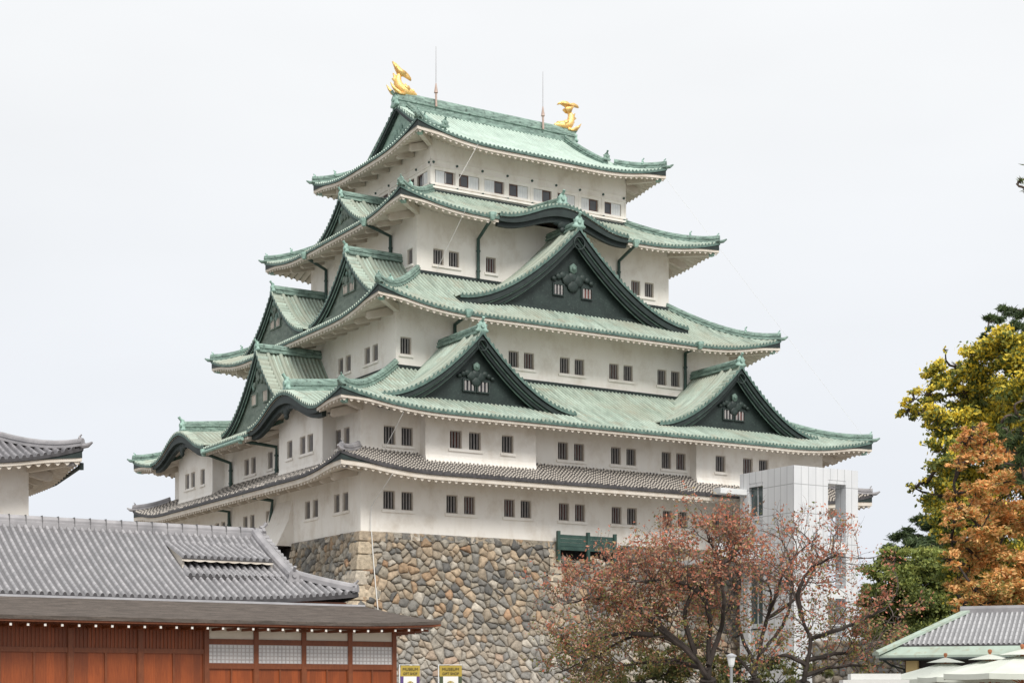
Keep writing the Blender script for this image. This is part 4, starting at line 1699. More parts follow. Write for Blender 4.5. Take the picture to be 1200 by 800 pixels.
hbeam(XL, XH, 2.302, 2.42, .12)
for a, b in zip(PX[1:], PX[:-1]):
    x0, x1 = a + .092, b - .092
    hbeam(x0, x1, 1.68, 1.88, .06)
    hbeam(x0 - .184 * (a == PX[-1]) * 0, x1, .80, 1.0, .075)
    cm = MB()
    cm.box((x0, YH - .02, 1.88), (x1, YH - .001, 2.3), 0)
    cm.build("plaster_infill", [M['cream']], hall)
    sm = MB()
    sm.box((x0, YH - .02, 1.0), (x1, YH - .001, 1.68), 0)
    o = sm.build("paper_screen", [simple("screen_paper", (.70, .69, .68), (.64, .63, .63), 1, .8)], hall)
    lm = MB()
    nx = 11
    for i in range(nx + 1):
        q = x0 + (x1 - x0) * i / nx
        lm.box((q - .016, YH - .045, 1.0), (q + .016, YH - .021, 1.68), 0)
    for i in range(6):
        q = 1.0 + .68 * i / 5
        lm.box((x0, YH - .049, max(1.0, q - .014)), (x1, YH - .0455, min(1.68, q + .014)), 0)
    lm.build("lattice", [simple("pale_lattice", (.50, .46, .45), (.44, .41, .40), 2, .8)], o)
    dm = MB()
    for i in range(3):
        q = x0 + (x1 - x0) * i / 2
        dm.box((max(x0, q - .03), YH - .05, -EYE + .2), (min(x1, q + .03), YH - .001, .8), 0)
    dm.build("panel_batten", [M['wood_beam']], hall)
for a, b in zip(PL, [PX[-1]] + PL[:-1]):
    x0, x1 = a + .092, b - .092
    hbeam(x0, x1, 1.33, 1.5, .06)
    dm = MB()
    n_ = int((x1 - x0) / .13)
    for i in range(n_ + 1):
        q = x0 + (x1 - x0) * i / n_
        dm.box((max(x0, q - .02), YH - .04, 1.5), (min(x1, q + .02), YH - .001, 2.3), 0)
    dm.build("upper_batten", [M['wood_beam']], hall)
    dm = MB()
    for i in range(3):
        q = x0 + (x1 - x0) * i / 2
        dm.box((max(x0, q - .035), YH - .05, -EYE + .2), (min(x1, q + .035), YH - .001, 1.33), 0)
    dm.build("panel_batten", [M['wood_beam']], hall)
# shingled lower roof, front and right, with a swept-up corner
EX, EY = -12.6, YH - 1.3
sk = MB()
UP = 2.45


def sk_z(q, d):
    return 2.52 + .29 * d + .02 * d * d + .16 * np.clip(1 - q / 5.0, 0, 1) ** 2.2 * np.clip(1 - d / 3, 0, 1)


for key in 'fr':
    L = 40.0 if key == 'f' else 15.6
    S = np.concatenate([np.linspace(0, 6, 16), np.linspace(6.8, L, 14)])
    D = np.linspace(0, UP, 9)
    dd = np.minimum(D[None, :], S[:, None] + 0 * D)
    z = sk_z(S[:, None] + 0 * D, dd)
    under = z[:, 0] - .13
    if key == 'f':
        fm_ = lambda s, d, z: np.stack([EX - s, EY + d, z], -1)
    else:
        fm_ = lambda s, d, z: np.stack([EX - d, EY + s, z], -1)
    sk.sheet(fm_(S[:, None] + 0 * D, dd, z), 0)
    n_ = len(S)
    edge = np.stack([fm_(S, 0 * S, z[:, 0]), fm_(S, 0 * S, under), fm_(S, np.minimum(.06, S), under)], 1)
    sk.sheet(edge[:, :2], 0)
    low = np.stack([fm_(S, np.minimum(.05, S), under), fm_(S, np.minimum(.05, S), under - .07), fm_(S, np.minimum(1.35, S), under - .07 + .2)], 1)
    sk.sheet(edge[:, 1:], 1)
    sk.sheet(low, 1)
sk.build("shingle_eaves", [M['shingle'], M['wood_beam']], hall)
# rafters with white painted ends
rf_w = simple("white_rafter_end", (.78, .76, .72), (.7, .68, .64), 3, .8)
rm, re_ = MB(), MB()
x = EX - .75
while x > XL:
    z = float(sk_z(np.array([EX - x]), np.array([0.0]))[0]) - .26
    rm.box((x - .045, EY + .16, z - .1), (x + .045, YH - .14, z), 0)
    re_.box((x - .038, EY + .12, z - .085), (x + .038, EY + .158, z - .005), 0)
    x -= .575
y = EY + .75
while y < EY + 14:
    z = float(sk_z(np.array([y - EY]), np.array([0.0]))[0]) - .26
    rm.box((XH + .1, y - .045, z - .1), (EX - .16, y + .045, z), 0)
    re_.box((EX - .158, y - .05, z - .105), (EX - .12, y + .05, z + .003), 0)
    y += .575
ro = rm.build("rafters", [M['wood_beam']], hall)
re_.build("rafter_ends", [rf_w], ro)
gm = MB()
gm.box((XL, -30.66, 3.22), (-14.75, -30.36, 3.33), 0)
gm.build("ridge_flashing", [simple("lead_strip", (.42, .42, .44), (.34, .34, .36), 2, .5)], hall)
# tiled upper roof with a hipped gable at its right end
UX0, UY0 = -14.96, -30.5
hz = lambda q, d: 3.36 + 3.0 * (.82 * (d / 5.5) + .18 * (d / 5.5) ** 2) + .42 * np.clip(1 - q / 7.0, 0, 1) ** 2 * np.clip(1 - d / 5, 0, 1)
ur = MB()
LH = 34.0
for fs in (-1, 1):
    yy = -25.0 + fs * 5.5
    if fs < 0:
        sd = Side((UX0, yy), (-1, 0), (0, 1))
    else:
        sd = Side((UX0, yy), (-1, 0), (0, -1))
    tile_sheet(ur, sd, 0, LH, 0, lambda s: np.where(s > 1.75, 5.5, s), lambda s, d: hz(s, d), .27, .12, 14, 0, .14, 1)
sd = Side((UX0, -25.0), (0, 1), (-1, 0))
tile_sheet(ur, sd, -5.5, 5.5, 0, lambda s: np.minimum(5.5 - np.abs(s), 2.1), lambda s, d: hz(5.5 - np.abs(s), d), .27, .12, 8, 0, .14, 1)
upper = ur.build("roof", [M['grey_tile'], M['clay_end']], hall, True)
um = MB()
um.box((XL, -30.3, 3.0), (-15.4, -30.2, 3.42), 0)
um.box((-15.5, -30.2, 3.0), (-15.4, -19.8, 3.42), 0)
um.box((XL, -19.8, 3.0), (-15.4, -19.7, 3.42), 0)
um.build("upper_wall", [M['wood_beam']], hall)
em = MB()
x = -15.3
while x > XL:
    em.box((x - .04, -30.44, 3.24), (x + .04, -30.3, 3.32), 0)
    x -= .575
em.build("rafter_ends", [rf_w], upper)
gp = MB()
gp.add([(-17.3, -28.6, 4.3), (-17.3, -21.4, 4.3), (-17.3, -25, 6.3)], [(0, 1, 2)], 0)
gp.build("gable_panel", [M['wood_beam']], upper)
hr = MB()
xs = np.linspace(XL, -16.75, 40)
hr.sweep(np.stack([xs, 0 * xs - 25.0, 0 * xs + 6.2], -1), [(-.24, 0), (-.24, .22), (-.2, .24), (-.2, .34), (-.14, .44), (0, .48), (.14, .44), (.2, .34), (.2, .24), (.24, .22), (.24, 0)])
hr.build("ridge", [M['grey_ridge']], hall)
jm = MB()
x = -17.1
while x > XL:
    jm.box((x - .012, -25.245, 6.2), (x + .012, -24.755, 6.686), 0)
    x -= .62
jm.build("ridge_joint", [simple("ridge_joint_grey", (.15, .147, .15), (.11, .108, .11), 3, .6)], hall).parent = upper
om = MB()
oni(om, (-16.7, -25.0, 6.15), (1, 0), .55)
om.build("ridge_ornament", [M['grey_ridge']], hall)
for fs in (-1, 1):
    D = np.linspace(5.35, 1.5, 12)
    y = -25.0 + fs * (5.5 - D)
    vm = MB()
    vm.sweep(np.stack([0 * D - 17.05, y, hz(2.1 + 0 * D, D) + .05], -1), [(-.2, 0), (-.2, .18), (-.15, .3), (0, .36), (.15, .3), (.2, .18), (.2, 0)], side=(1, 0, 0))
    vm.build("verge_ridge", [M['grey_ridge']], upper)
    om = MB()
    oni(om, (-17.05, y[-1] + fs * .02, hz(2.1, 1.5)), (0, fs), .45)
    om.build("ridge_ornament", [M['grey_ridge']], upper)
    vt = MB()
    sdv = Side((-16.5, -25.0), (0, fs), (-1, 0))
    tile_sheet(vt, sdv, .1, 3.9, 0, .5, lambda s, d: hz(2.1, 5.5 - s) + .05, .3, .12, 3, 0, .2, 1)
    vt.build("verge_tiles", [M['grey_tile'], M['clay_end']], upper, True)
    D = np.linspace(1.9, .02, 10)
    hm = MB()
    hm.sweep(np.stack([UX0 - D, -25.0 + fs * (5.5 - D), hz(D, D) + .04], -1), [(-.17, 0), (-.17, .16), (-.12, .27), (0, .31), (.12, .27), (.17, .16), (.17, 0)])
    hm.build("hip_ridge", [M['grey_ridge']], upper)
    om = MB()
    oni(om, (UX0 - .1, -25.0 + fs * 5.4, hz(0, 0) + .02), (1, fs), .36)
    om.build("ridge_ornament", [M['grey_ridge']], upper)
# raised smoke vent in the roof slope
vx0, vx1 = -21.2, -17.45
vent = MB()
sdm = Side((UX0, -30.5), (-1, 0), (0, 1))
s0, s1 = UX0 - vx1, UX0 - vx0
vz = lambda s, d: hz(9, 4.6) - .02 + (4.6 - d) * -.34 + 0 * s
tile_sheet(vent, sdm, s0, s1, 2.55, 4.75, vz, .27, .12, 8, 0, .04, 1)
vd = vent.build("roof_vent", [M['grey_tile'], M['clay_end']], hall, True)
vw = MB()
for q in (s0 + .06, s1 - .06):
    P = np.concatenate([sdm(np.array([q] * 2), np.array([2.7, 4.5]), np.array([float(vz(0, 2.7)) - .03, float(vz(0, 4.5)) - .03])), sdm(np.array([q] * 2), np.array([4.5, 2.7]), np.array([hz(9, 4.5), hz(9, 2.7)]))])
    vw.prism(P, (.08, 0, 0), 0)
nn = int((s1 - s0) / .45)
S = np.linspace(s0, s1, nn * 6 + 1)
wv_ = .07 * np.abs(np.sin(np.pi * np.arange(len(S)) / 6.0))
vw.sheet(np.stack([sdm(S, 2.57, float(vz(0, 2.57)) - .035 + 0 * S), sdm(S, 2.57, float(vz(0, 2.57)) - .10 - .6 * wv_)], 1), 0)
vw.build("vent_cheek", [M['soffit']], vd)
vk = MB()
vk.box((s0 + .15, 3.3, float(hz(9, 3.3)) + .02), (s1 - .15, 3.36, float(vz(0, 3.3)) - .04), 0, sdm)
vk.build("vent_opening", [M['dark']], vd)
vb = MB()
tile_sheet(vb, sdm, s0 - .1, s1 + .1, 1.72, 2.35, lambda s, d: hz(9, 1.72) + .16 + (d - 1.72) * .4, .27, .11, 3, 0, .16, 1)
vb.build("vent_apron", [M['grey_tile'], M['clay_end']], vd, True)

# ================================================================== TEA HOUSE on the right
c = pix(1026, 768, 60)
tea = thing("tea_house", "low shop building with pale tiled hip roof edged in green copper at lower right", "shop building", (c[0], c[1], -EYE), 'L', R(-25))
tz0 = c[2] + EYE                     # eave height above ground (own frame starts at the ground)
TL, TD = 16.0, 5.6
tcx, tcy = TL / 2, TD / 2
trf, thp = MB(), MB()
tb_ = lambda d: tz0 + .02 + .58 * d
for key, (sd, h, _) in four_sides(tcx, tcy, TL / 2, TD / 2).items():
    tile_sheet(trf, sd, -h + .45, h - .45, lambda s, h=h: np.full(len(s), .55), lambda s, h=h: np.minimum(h - np.abs(s), TD / 2), lambda s, d: tb_(d) + .05, .18, .055, 8, 0, .1, 1)
    S = np.linspace(-h, h, 30)
    d1 = np.minimum(.56, h - np.abs(S))
    thp.sheet(np.stack([sd(S, 0, tb_(0) - .1 + 0 * S), sd(S, 0, tb_(0) + 0 * S), sd(S, d1, tb_(d1))], 1), 0)
    thp.sheet(np.stack([sd(S, 0, tb_(0) - .1 + 0 * S), sd(S, np.minimum(.9, h - np.abs(S)), tb_(0) - .02 + 0 * S)], 1), 1)
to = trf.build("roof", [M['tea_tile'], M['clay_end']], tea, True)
M['green_metal'] = simple("pale_green_copper_edge", (.38, .47, .40), (.30, .35, .29), 1.2, .6, 0, (1, 1, 1), .35, .65, 0, (.30, .30, .22), 4)
thp.build("copper_edge", [M['green_metal'], M['dark']], to)
for sx, sy in ((0, 0), (1, 0), (1, 1), (0, 1)):
    D = np.linspace(0, TD / 2, 8)
    pth = np.stack([(TL - D if sx else D), (TD - D if sy else D), tb_(D) + .0], -1)
    hm = MB()
    hm.sweep(pth, [(-.22, 0), (-.22, .1), (0, .17), (.22, .1), (.22, 0)])
    hm.build("hip_ridge", [M['green_metal']], to)
rm = MB()
rm.sweep([(TD / 2 - .2, tcy, tb_(TD / 2) - .05), (TL / 2, tcy, tb_(TD / 2) - .05), (TL - TD / 2 + .2, tcy, tb_(TD / 2) - .05)], [(-.16, 0), (-.16, .2), (-.12, .3), (.12, .3), (.16, .2), (.16, 0)])
rm.build("ridge", [M['grey_ridge']], to)
wm = MB()
wm.box((.9, .95, 0), (TL - .9, TD - .9, tz0 - .06), 0)
wm.build("wall", [M['dark']], tea)
for i, x in enumerate(np.arange(1.3, TL - 2, 1.5)):
    pm = MB()
    pm.box((x, .9, .2), (x + 1.2, .945, tz0 - .45), 0)
    pm.build("shop_panel", [M['shutter'] if i % 3 else M['cream']], tea)
for x in np.arange(.9, TL - .9, 1.5):
    pm = MB()
    pm.box((x, .85, 0), (x + .12, .97, tz0 - .1), 0)
    pm.build("post", [M['brown_frame']], tea)
gt = MB()
gt.tube([(.15, -.08, tz0 - .12), (TL, -.08, tz0 - .12)], .06, 6)
gt.tube([(.3, -.06, tz0 - .15), (.5, .35, tz0 - .35), (.9, .85, tz0 - .5), (.9, .85, 0)], .045, 6)
gt.build("rain_gutter", [M['barge']], tea)
lm = MB()
lm.box((1.0, .55, tz0 - .62), (1.42, .85, tz0 - .18), 0)
lm.build("hanging_sign_box", [simple("cream_box", (.62, .47, .22), (.55, .42, .2), 2, .7)], tea)

# ================================================================== PARASOLS
def parasol(px, py, depth, half, label, rot, sag=.52):
    c = pix(px, py, depth)
    H = c[2] + EYE
    t = thing("market_parasol", label, "parasol", (c[0], c[1], -EYE), 'L', rot, "cream parasols beside the shop building")
    n = 8
    cv = MB()
    A = np.arange(n) / n * 2 * np.pi
    for i in range(n):
        a, b = A[i], A[(i + 1) % n]
        u = np.linspace(0, 1, 5)
        rr = np.linspace(.12, 1, 6) * half
        P = np.zeros((6, 5, 3))
        for j, r_ in enumerate(rr):
            p0 = np.array([math.cos(a), math.sin(a)]) * r_
            p1 = np.array([math.cos(b), math.sin(b)]) * r_
            q = p0[None] * (1 - u)[:, None] + p1[None] * u[:, None]
            z = H - .16 - sag * (r_ / half) ** .95 - .06 * (r_ / half) * 4 * u * (1 - u) * .35
            P[j, :, :2], P[j, :, 2] = q, z
        cv.sheet(P, 0)
        cv.sheet(np.stack([P[-1], P[-1] - [0, 0, .14]], 0), 0)
    co = cv.build("canopy", [M['canvas']], t)
    vt = MB()
    for i in range(n):
        a, b = A[i], A[(i + 1) % n]
        rr = .30 * half
        vt.add([(0, 0, H - .04), (math.cos(a) * rr, math.sin(a) * rr, H - .04 - sag * .30), (math.cos(b) * rr, math.sin(b) * rr, H - .04 - sag * .30)], [(0, 1, 2)])
    vt.build("vent_cap", [M['canvas']], co)
    pm = MB()
    pm.tube([(0, 0, 0), (0, 0, H - .05)], .035, 8)
    pm.build("pole", [M['parasol_wood']], t)
    fm = MB()
    fm.tube([(0, 0, H - .06), (0, 0, H - .01), (0, 0, H + .02), (0, 0, H + .07), (0, 0, H + .09)], [.03, .04, .06, .055, .02], 8)
    fm.build("finial", [M['parasol_wood']], t)
    for a in A:
        rm = MB()
        d = np.array([math.cos(a), math.sin(a), 0])
        rm.tube([d * .1 + [0, 0, H - .22], d * half * .97 + [0, 0, H - .2 - sag]], .018, 5)
        rm.tube([[0, 0, H - .95], d * half * .5 + [0, 0, H - .22 - sag * .5]], .015, 5)
        rm.build("rib", [M['parasol_wood']], t)
    return t


M['canvas'] = simple("cream_canvas", (.60, .625, .56), (.54, .565, .50), 1.5, .9)
M['parasol_wood'] = simple("orange_wood", (.42, .16, .06), (.34, .12, .05), 3, .5)
parasol(1108, 768, 48, 1.95, "cream parasol nearest the shop's left corner, foremost in the row", .2)
parasol(1160, 764, 45, 1.95, "cream parasol in the middle of the row of three", .5)
parasol(1198, 758, 42, 2.1, "cream parasol largest of three, cut by the right edge of the photo", .1)
c = pix(1022, 791, 46)
tent = thing("flat_canopy", "flat white canopy roof left of the cream parasols", "canopy", (c[0], c[1], -EYE), 'L', R(-8))
H = c[2] + EYE
cm = MB()
cm.box((-.62, -.5, H - .12), (.75, .9, H + .05), 0)
cm.box((-.85, -.8, H - .30), (.95, 1.1, H - .125), 0)
cm.build("canopy_top", [simple('white_canvas', (.64, .64, .62), (.58, .58, .56), 2, .9)], tent)
for x, y in ((-.75, -.7), (.85, -.7), (.85, 1.0), (-.75, 1.0)):
    pm = MB()
    pm.tube([(x, y, 0), (x, y, H - .3)], .025, 6)
    pm.build("leg", [M['frame']], tent)

# ================================================================== LAMP POST
c = pix(857, 765, 50)
lp = thing("lamp_post", "slim grey lamp post with a white lantern head before the cherry trees", "lamp post", (c[0], c[1], -EYE), 'L', .3)
H = c[2] + EYE
pm = MB()
pm.tube([(0, 0, 0), (0, 0, .25), (0, 0, .26), (0, 0, H - .42)], [.09, .09, .05, .045], 10)
pm.build("post", [simple("grey_post", (.22, .23, .24), (.28, .29, .3), 2, .5)], lp)
hm = MB()
hm.tube([(0, 0, H - .42), (0, 0, H - .36), (0, 0, H - .1)], [.06, .09, .13], 10)
hm.build("lantern", [M['shutter']], lp)
hm = MB()
hm.tube([(0, 0, H - .1), (0, 0, H - .06), (0, 0, H)], [.165, .16, .03], 10)
hm.build("lantern_cap", [simple("grey_cap", (.4, .41, .43), (.34, .35, .37), 2, .5)], lp)

# ================================================================== BANNERS
def banner(px, depth, w, label, side_col, rot):
    c = pix(px, 778, depth)
    t = thing("shop_banner", label, "banner", (c[0], c[1], -EYE), 'L', rot, "museum shop banners before the stone base")
    H = c[2] + EYE
    top = H - .03
    gold = simple("banner_gold", (.42, .31, .06), (.38, .28, .05), 2, .8)
    white = simple("banner_white", (.78, .78, .76), (.72, .72, .70), 2, .8)
    sidec = simple("banner_side", side_col, tuple(q * .85 for q in side_col), 2, .8)
    dk = simple("banner_ink", (.05, .04, .025), (.06, .05, .03), 2, .8)
    hw = w / 2
    cl = MB()
    Z = np.linspace(top, top - 1.9, 12)
    wob = lambda z: .03 * np.sin((top - z) * 3.0)

    def strip(x0, x1, z0, z1, m, o=0.0):
        zz = np.linspace(z0, z1, 8)
        y = wob(zz) - o
        a = np.stack([np.stack([0 * zz + x0, y, zz], -1), np.stack([0 * zz + x1, y, zz], -1)], 1)
        b = a + np.array([0, .012, 0])
        cl.sheet(a, m)
        cl.sheet(b, m)
    hd = top - .30
    strip(-hw, hw, top, hd, 0)
    strip(-hw, -hw + w * .16, hd, top - 1.9, 2)
    strip(hw - w * .16, hw, hd, top - 1.9, 2)
    strip(-hw + w * .16, hw - w * .16, hd, top - 1.9, 1)
    co = cl.build("cloth", [gold, white, sidec], t)
    # round crest of three leaves
    em = MB()
    ez = hd - .24
    er = w * .17
    q = np.linspace(0, 2 * np.pi, 25)
    em.tube(np.stack([er * np.cos(q), 0 * q - .03 + wob(ez), ez + er * np.sin(q)], -1), .012, 5, caps=False)
    for k in range(3):
        a = math.pi / 2 + k * 2 * math.pi / 3
        cxx, czz = .45 * er * math.cos(a), .45 * er * math.sin(a)
        pts = []
        for qq, rr in ((0, .55), (.5, .5), (1.0, .42), (1.6, .34), (2.4, .42), (math.pi, .25), (3.9, .42), (4.7, .34), (5.3, .42), (5.8, .5)):
            pts.append((cxx + rr * er * .8 * math.cos(a + qq), -.035 + wob(ez), ez + czz + rr * er * .8 * math.sin(a + qq)))
        em.prism(pts, (0, .012, 0))
    em.build("crest", [gold], co)
    for txt, dz, sz in (("MUSEUM", -.135, .105), ("GIFT SHOP", -.255, .098)):
        fc = bpy.data.curves.new("lettering", 'FONT')
        fc.body = txt
        fc.size = sz
        fc.align_x = 'CENTER'
        fc.extrude = .002
        tmp = bpy.data.objects.new("lettering_outline", fc)
        COL.objects.link(tmp)
        bpy.context.view_layer.update()
        lme = bpy.data.meshes.new_from_object(tmp)
        bpy.data.objects.remove(tmp)
        fo = bpy.data.objects.new("lettering", lme)
        COL.objects.link(fo)
        lme.materials.clear()
        fo.data.materials.append(dk)
        fo.parent = co
        fo.location = (0, -.012 + float(wob(top + dz)), top + dz)
        fo.rotation_euler = (R(90), 0, 0)
        wmax = w * .86
        fo.scale = (min(1.15, wmax / (len(txt) * sz * .62)), 1, 1)
    pm = MB()
    pm.tube([(hw * -1 - .03, .02, 0), (hw * -1 - .03, .02, H)], .014, 6)
    pm.tube([(hw * -1 - .03, .02, top + .02), (hw, .02, top + .02)], .01, 6)
    pm.build("pole", [M['shutter']], t)
    wm = MB()
    wm.box((-hw - .2, -.15, 0), (-hw + .14, .19, .08), 0)
    wm.build("foot", [M['shutter']], t)


banner(481, 45, .58, "gold topped museum shop banner with purple sides, nearer the brown hall", (.10, .06, .20), R(28))
banner(528, 45, .62, "gold topped museum shop banner with dark green sides, right of the purple one", (.07, .09, .05), R(-6))

# ================================================================== TREES
M['twig'] = simple("grey_twigs", (.075, .058, .05), (.13, .10, .09), 3, .9)


def leaf_quads(mb, C, size, cols, elong=1.5, flat=.0, jitter=.35):
    n = len(C)
    a = rng.normal(size=(n, 3))
    a[:, 2] *= (1 - flat)
    a /= np.linalg.norm(a, axis=1)[:, None]
    b = rng.normal(size=(n, 3))
    b -= a * (a * b).sum(1)[:, None]
    b /= np.linalg.norm(b, axis=1)[:, None]
    s = size * (1 - jitter + 2 * jitter * rng.random(n))[:, None]
    a, b = a * s * elong * .5, b * s * .5
    V = np.stack([C - a, C + b * .8, C + a, C - b * .8], 1).reshape(-1, 3)
    F = np.arange(4 * n).reshape(n, 4)
    mb.add(V, F, 0, cl=np.repeat(cols, 4, 0))


def pick(pal, n, w=None):
    pal = np.array(pal)
    return pal[rng.choice(len(pal), n, p=w)] * (.75 + .5 * rng.random((n, 1)))


def limb(mb, pts, r0, r1, seg=7):
    """smooth polyline limb"""
    pts = np.asarray(pts, float)
    t = np.linspace(0, len(pts) - 1, (len(pts) - 1) * 4 + 1)
    k = np.arange(len(pts))
    q = np.stack([np.interp(t, k, pts[:, i]) for i in range(3)], -1)
    for _ in range(2):
        q[1:-1] = .25 * q[:-2] + .5 * q[1:-1] + .25 * q[2:]
    q[1:-1] += rng.normal(size=(len(q) - 2, 3)) * r0 * .18
    mb.tube(q, np.linspace(r0, r1, len(q)), seg)
    return q


def twigs(mb, start, d, length, r, level, out, up=.25):
    n = 4 if level > 1 else 3
    p = np.array(start, float)
    d = np.array(d, float)
    pts = [p.copy()]
    for i in range(n):
        d = d + rng.normal(size=3) * .28 + np.array([0, 0, up * .3])
        d /= np.linalg.norm(d)
        p = p + d * length / n
        pts.append(p.copy())
    pts = np.array(pts)
    mb.tube(pts, np.linspace(r, r * .45, len(pts)), 5 if level > 1 else 4, caps=False)
    if level == 0:
        out.append(pts)
        return
    k = 3 if level > 1 else 4
    for i in range(k):
        t = .35 + .65 * (i + rng.random()) / k
        j = min(n - 1, int(t * n))
        f = t * n - j
        q = pts[j] * (1 - f) + pts[j + 1] * f
        nd = d + rng.normal(size=3) * .75
        nd /= np.linalg.norm(nd)
        twigs(mb, q, nd, length * (.45 + .3 * rng.random()), r * .5, level - 1, out, up)


def cherry(label, limbs, depth, trunk_r, group, red, dens, nd_=2.6):
    limbs = [[(px, 800 - (800 - py) * .85) for px, py in L] for L in limbs]
    base = limbs[0][0]
    b = pix(base[0], 808.6, depth)
    t = thing("cherry_tree", label, "tree", (b[0], b[1], -EYE), 'W', 0, group)
    tk, lf, tw_ = MB(), MB(), MB()
    ends = []
    crotch = pix(base[0], base[1], depth)
    limb(tk, [(b[0], b[1], -EYE - .1), (b[0] + .05, b[1], -.5), crotch], trunk_r * 1.35, trunk_r, 9)
    for L in limbs:
        dz = rng.normal() * .9
        pts = []
        for i, (px, py) in enumerate(L):
            f = i / (len(L) - 1)
            pts.append(pix(px, py, depth + dz * 2.2 * f + rng.normal() * .25 * (i > 0)))
        q = limb(tk, pts, trunk_r * .34, .022)
        n = len(q)
        ln = np.linalg.norm(np.diff(q, axis=0), axis=1).sum()
        for i in range(int(ln * nd_)):
            j = int(n * (.22 + .78 * rng.random()))
            j = min(n - 2, j)
            tg = q[j + 1] - q[j]
            tg /= np.linalg.norm(tg)
            d = tg * .5 + rng.normal(size=3) * .65 + np.array([0, 0, .3])
            d /= np.linalg.norm(d)
            twigs(tw_, q[j], d, .9 + 1.1 * rng.random(), .026, 2, ends)
    tk.build("trunk", [M['bark']], t)
    tw_.build("twigs", [M['twig']], t)
    C = []
    for pts in ends:
        m = rng.poisson(dens)
        for i in range(m):
            k = rng.integers(0, len(pts))
            C.append(pts[k] + rng.normal(size=3) * .12)
    C = np.array(C)
    h = (C[:, 2] - 0.0) / 7.0
    c_red = pick([(.52, .18, .11), (.56, .225, .14), (.46, .16, .10), (.42, .19, .13)], len(C))
    c_brn = pick([(.40, .26, .17), (.44, .30, .20), (.32, .21, .145), (.42, .31, .15)], len(C))
    c_grn = pick([(.20, .21, .06), (.27, .24, .08), (.16, .19, .055), (.30, .22, .08)], len(C))
    r_ = rng.random(len(C))
    pg = np.clip(.85 - h * 1.05, .10, .8)
    pr = red
    cols = np.where((r_ < pg)[:, None], c_grn, np.where((r_ < pg + (1 - pg) * pr)[:, None], c_red, c_brn))
    leaf_quads(lf, C, .09, cols, 1.6)
    lf.build("crown", [M['leaf']], t)


Z4 = lambda a, b_: (600 + a / 2.609, 530 + b_ / 2.609)


def z4(*p):
    return [Z4(*q) for q in p]


cherry("spreading cherry tree with sparse rusty leaves, left of the lamp post before the stone base",
       [z4((600, 690), (560, 615), (490, 545), (430, 490), (400, 455), (372, 395), (350, 340)), z4((600, 690), (540, 580), (450, 530), (350, 540), (260, 605), (130, 670)),
        z4((600, 690), (600, 560), (608, 470), (600, 385), (560, 335), (500, 275), (430, 250)), z4((560, 615), (440, 480), (370, 440), (305, 400), (240, 400), (160, 420)),
        z4((608, 470), (590, 400), (540, 350), (450, 330), (360, 345), (250, 330)), z4((600, 640), (640, 520), (650, 420), (640, 330), (620, 240), (600, 190)),
        z4((430, 530), (340, 520), (240, 560), (170, 600)), z4((560, 600), (520, 470), (560, 350), (640, 290), (690, 230)), z4((600, 660), (500, 620), (380, 630), (250, 670))],
       66, .34, "autumn cherry trees before the stone base", .6, 10.0, 3.3)
cherry("cherry tree with bare upright top in front of the white elevator tower",
       [z4((740, 690), (755, 590), (780, 470), (795, 390), (780, 340), (720, 300)), z4((755, 600), (775, 480), (810, 380), (830, 300), (870, 240), (940, 170)),
        z4((745, 640), (700, 540), (690, 440), (700, 340), (680, 260), (650, 190)), z4((780, 470), (850, 420), (900, 350), (930, 270), (990, 230)),
        z4((740, 680), (690, 610), (620, 580), (560, 500)), z4((755, 600), (820, 520), (850, 430), (860, 360), (850, 260), (830, 200))],
       70, .26, "autumn cherry trees before the stone base", .55, 2.8, 2.2)
cherry("cherry tree with the reddest low leaves, between the lamp post and the tea house roof",
       [z4((890, 700), (905, 620), (915, 545), (885, 470), (865, 390), (850, 330), (800, 300)), z4((915, 545), (990, 515), (1060, 480), (1120, 450), (1160, 420)),
        z4((885, 470), (870, 380), (905, 300), (960, 260), (1000, 240)), z4((905, 620), (980, 600), (1060, 590), (1130, 560)), z4((890, 680), (960, 650), (1050, 640), (1110, 640)),
        z4((900, 640), (840, 600), (790, 620), (700, 650))],
       63, .30, "autumn cherry trees before the stone base", .85, 6.6, 2.8)


